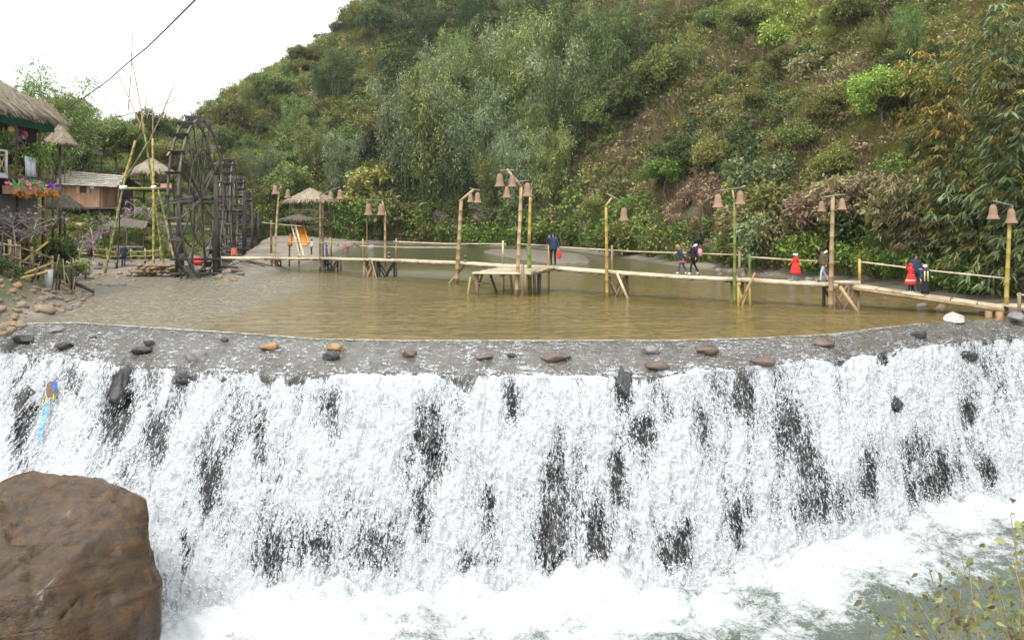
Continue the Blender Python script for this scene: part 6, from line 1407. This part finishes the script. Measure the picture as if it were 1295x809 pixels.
        mb.add(vs_, fs_); o = child('skirt', mb, CL[mt]); o.modifiers.new('thick', 'SOLIDIFY').thickness = .012
        if trim:
            mb = MB(); q = 3; f = q/rows; rr_ = .15+(r1-.15)*f**.8+.03; mb.lathe(Vector((pv.x, pv.y, zt+(zb-zt)*f)), [(rr_, -.03), (rr_, .03)], 26, 1, .86); o2 = child('skirt_band', mb, CL[trim]); o2.parent = o
    if coat:
        mt, zb, r1 = coat; mb = MB(); n = 20; pv = J['pelvis']; prof = [(.17, 1.40), (.205, 1.25), (.20, 1.08), (.21, .95), (r1, zb), (r1-.02, zb)]; vs_, fs_ = [], []
        for (rr_, z_) in prof:
            for k in range(n): a = 2*math.pi*k/n; vs_.append((math.cos(a)*rr_, math.sin(a)*rr_*.78-lean*max(0, z_-.93), z_+.006*math.cos(z_*60)))
        for i in range(len(prof)-1):
            for k in range(n): fs_.append((i*n+k, i*n+(k+1) % n, (i+1)*n+(k+1) % n, (i+1)*n+k))
        mb.add(vs_, fs_); o = child('coat', mb, CL[mt])
        if trim and not skirt: mb = MB(); mb.lathe(Vector((0, 0, zb+.02)), [(r1+.012, -.035), (r1+.012, .035)], n, 1, .78); child('coat_trim', mb, CL[trim])
    return t
STRIDE = dict(kl=(.10, -.16, .52), al=(.10, -.20, .10), tl=(.11, -.36, .05), kr=(-.10, .06, .50), ar=(-.10, .26, .13), tr=(-.11, .14, .04), el=(.22, .10, 1.12), wl=(.22, .05, .90), er=(-.22, -.06, 1.12), wr=(-.20, -.25, 1.0))
LEFT = R(-90)      # facing the left of the photograph
def on_deck(x, y, d, back=.35): p = P(x, y, d); return (p.x, p.y+back, p.z+.0)
person(on_deck(700, 336.5, 39.0), 1.74, R(-8), 'person in navy puffer jacket raising a hand to the face on the footbridge', 'navy', 'black', 'black', dict(er=(-.33, -.10, 1.22), wr=(-.20, -.26, 1.46), wl=(.27, -.05, .88), el=(.26, .03, 1.12)), coat=('navy', .80, .215), hood='navy')
person(on_deck(865, 347.5, 34.2), 1.36, LEFT-.2, 'small person in navy coat with orange trim bending forward on the footbridge', 'navy', 'jeans', 'white', dict(STRIDE, wr=(-.12, -.3, 1.2)), coat=('navy', .72, .24), lean=.42, trim='orange', hat=[('orange', .02, .11, .12)])
person(on_deck(880, 348.2, 33.9), 1.50, LEFT, 'person in black coat with white fur hood walking along the footbridge', 'black', 'black', 'white', dict(STRIDE, wr=(-.15, -.35, 1.15)), coat=('black', .70, .24), hood='white', lean=.12, hair='short')
person(on_deck(1010, 356.8, 32.0), 1.28, LEFT, 'child in red dress and white and black headscarf striding along the footbridge', 'red', 'grey', 'grey', dict(STRIDE), skirt=('red', 1.05, .45, .36), hat=[('white', -.03, .125, .14), ('black', .07, .11, .10)])
person(on_deck(1046, 358, 31.8), 1.46, LEFT, 'person in olive jacket and pale jeans walking beside the tan lamp post', 'olive', 'pale', 'black', dict(STRIDE), hat=[('black', .03, .12, .13)], hood='white', coat=('olive', .85, .22), lean=.1)
person(on_deck(1161, 372, 30.3, .55), 1.22, R(20), 'child in red embroidered dress with red cap waving on the plank ramp', 'red', 'black', 'white', dict(er=(-.32, .0, 1.52), wr=(-.40, -.02, 1.80)), skirt=('red', 1.10, .50, .34), hat=[('red', .02, .12, .12)], trim='white')
person(on_deck(1174, 371, 30.2, .95), 1.55, R(0), 'person in navy jacket standing behind two children on the plank ramp', 'navy', 'navy', 'black', None, coat=('navy', .78, .215))
capped = person(on_deck(1177, 375, 29.9, .40), 1.26, R(-10), 'child in dark clothes with grey cap and yellow-edged vest on the plank ramp', 'navy', 'black', 'grey', dict(wl=(.26, -.22, 1.05)), skirt=('black', 1.0, .12, .20), hat=[('lav', .02, .12, .13)])
def bag(name, c, size, mat, label, cat):
    t = thing(name, label, cat, tuple(c)); V, Fc = ico(2); Vv = np.sign(V)*np.abs(V)**.6*np.array(size)/2*.9; link('pouch', mesh_np('pouch', Vv, Fc, True), CL[mat], t)
    mb = MB(); c = Vector(c)
    for s in (-1, 1): mb.tube([c+Vector((s*size[0]*.28, 0, size[2]*.4)), c+Vector((s*size[0]*.16, 0, size[2]*.75)), c+Vector((0, 0, size[2]*.85))], .01, 5)
    mb.build('strap', CL[mat], t, True)
p = on_deck(700, 336.5, 39.0); bag('hand_bag', (p[0]+.32, p[1]-.06, p[2]+.55), (.26, .14, .40), 'red', 'red bag hanging from the hand of the navy-jacketed person', 'bag')
p = on_deck(880, 348.2, 33.9); bag('backpack', (p[0]+.26, p[1], p[2]+1.02), (.24, .3, .40), 'pink', 'pink backpack on the black-coated person', 'backpack')
p = on_deck(1046, 358, 31.8); bag('backpack', (p[0]+.30, p[1], p[2]+1.0), (.24, .3, .36), 'blue', 'blue backpack on the olive-jacketed person', 'backpack')
for s in (-1, 1):
    mb = MB(); mb.beam(Vector((s*.085, -.175, .80)), Vector((s*.075, -.165, 1.34)), .06, .02, Vector((0, 1, 0))); link('vest_border', mb_mesh(mb, 'vest_border'), CL['yellow'], capped)
def ground_person(x, y, d, h, face, label, **k): p = gp(x, y, d); person((p.x, p.y, p.z), h, face, label, **k)
ground_person(156, 320, 54, 1.68, R(60), 'person in long navy coat standing beside the open shed', top='navy', legs='jeans', coat=('navy', .62, .24), pose=dict(wl=(.16, -.3, 1.25), el=(.25, -.1, 1.1)))
ground_person(114, 318, 53.6, 1.6, R(150), 'person in dark jacket seen from behind at the path fence', top='black', legs='grey', coat=('black', .68, .24))
ground_person(272, 312, 62, 1.65, R(10), 'person in dark clothes behind the tallest water wheel', top='navy', legs='black')
ground_person(296, 312, 66, 1.6, R(30), 'person in orange jacket behind the second water wheel', top='orange', legs='grey', coat=('orange', .7, .23))
ground_person(413, 312, 72, 1.6, R(120), 'person in blue jacket on the beach under the lookout tower', top='blue', legs='jeans')
ground_person(394, 308, 78, 1.6, R(-60), 'person in white top and black trousers on the beach behind the slide', top='white', legs='black')
ground_person(437, 306, 88, 1.2, R(-20), 'child in red top on the far beach', top='red', legs='grey')
# ---------------------------------------------------------------- leafy branches on the near bank
def twig_bush():
    loc = Vector((3.9, 5.7, float(height(np.array([3.9]), np.array([5.7]))[0]))); t = thing('near_bush', 'sparse reddish-green leafy bush on the near bank in front of the pool', 'bush', tuple(loc))
    twm = M('pale_twig', (.26, .20, .13), (.38, .31, .21), 8, .8, vary=.1); lr = leaf_mat('near_bush_leaf', (.115, .070, .040), (.135, .150, .052), (.25, .26, .10), .3, .5); rnd = random.Random(77); LPp, LD, LT, LS = [], [], [], []
    tips = [(1108, 762, 5.6), (1135, 745, 5.4), (1175, 718, 5.5), (1150, 790, 5.2), (1205, 765, 5.3), (1225, 712, 5.6), (1245, 735, 5.2), (1280, 700, 5.0), (1278, 650, 5.1), (1295, 780, 4.9), (1290, 745, 5.0), (1185, 745, 5.8), (1235, 790, 4.9), (1215, 700, 5.7), (1120, 800, 5.3), (1270, 800, 4.7), (1170, 800, 5.0), (1300, 655, 5.2), (1262, 765, 4.9), (1130, 775, 5.0), (1195, 785, 4.9), (1250, 705, 5.5), (1215, 745, 5.2), (1160, 760, 5.5), (1285, 725, 4.9), (1100, 790, 5.4), (1225, 770, 5.1)]
    for i, (x, y, d) in enumerate(tips):
        tip = P(x, y, d); b = loc+Vector((rnd.uniform(-.5, .7), rnd.uniform(-.3, .3), 0)); m1 = b.lerp(tip, .45)+Vector((rnd.uniform(-.1, .15), 0, rnd.uniform(.05, .35))); m2 = b.lerp(tip, .8)+Vector((rnd.uniform(-.05, .1), 0, .1))
        mb = MB(); mb.tube([b, m1, m2, tip], [.014, .010, .006, .003], 6, False); mb.build('branch', twm, t, True)
        for q in range(26):
            f = rnd.uniform(.0, 1.0)**.6; c = m1.lerp(m2, f/.5) if f < .5 else m2.lerp(tip, (f-.5)/.5); c = c+Vector([rnd.gauss(0, .06) for _ in range(3)])
            LPp.append(tuple(c-loc)); a = rnd.uniform(0, 6.28); LD.append((math.cos(a)*.8, math.sin(a)*.6, rnd.uniform(-1.0, .2))); LT.append(min(1, max(0, rnd.gauss(.5, .28)))); LS.append(rnd.uniform(.035, .085))
    n = len(LPp); LS = np.array(LS); P0 = np.array(LPp); D0 = np.array(LD); D0 /= np.linalg.norm(D0, axis=1, keepdims=True); N0 = unit(n)*.5+np.array([0, -.5, .8]); s0 = np.cross(D0, N0); s0 /= np.linalg.norm(s0, axis=1, keepdims=True); u0 = np.cross(s0, D0)
    prof = [(0, .0), (.18, .30), (.42, .40), (.72, .22), (1.0, .0)]                 # pointed leaf with a folded midrib: 5 stations, 3 across
    Vv = np.stack([P0+D0*(LS*f)[:, None]+s0*(LS*w_*e*.62)[:, None]+u0*(LS*(abs(e)*w_*.30-.14*f*f))[:, None] for f, w_ in prof for e in (-1, 0, 1)], 1)
    q = np.array([(i*3+j, i*3+j+1, i*3+j+4, i*3+j+3) for i in range(4) for j in range(2)]); me = mesh_np('foliage', Vv.reshape(-1, 3), (q[None]+15*np.arange(n)[:, None, None]).reshape(-1, 4), True); attr(me, 'tint', np.repeat(np.array(LT), 15)); me.materials.append(lr); link('foliage', me, None, t)
twig_bush()

# ---------------------------------------------------------------- thin valley haze
mb = MB(); mb.box((0, 240, 51), (1240, 540, 118)); hz_o = mb.build('haze', None); tag(hz_o, 'thin pale valley haze', kind='stuff')
m, n_, b_, o_ = new_mat('haze_air'); n_.nodes.remove(b_); pv = n_.nodes.new('ShaderNodeVolumePrincipled'); pv.inputs['Color'].default_value = (.86, .90, .95, 1); pv.inputs['Density'].default_value = .00014; pv.inputs['Anisotropy'].default_value = .2
n_.links.new(pv.outputs[0], o_.inputs['Volume']); hz_o.data.materials.clear(); hz_o.data.materials.append(m)
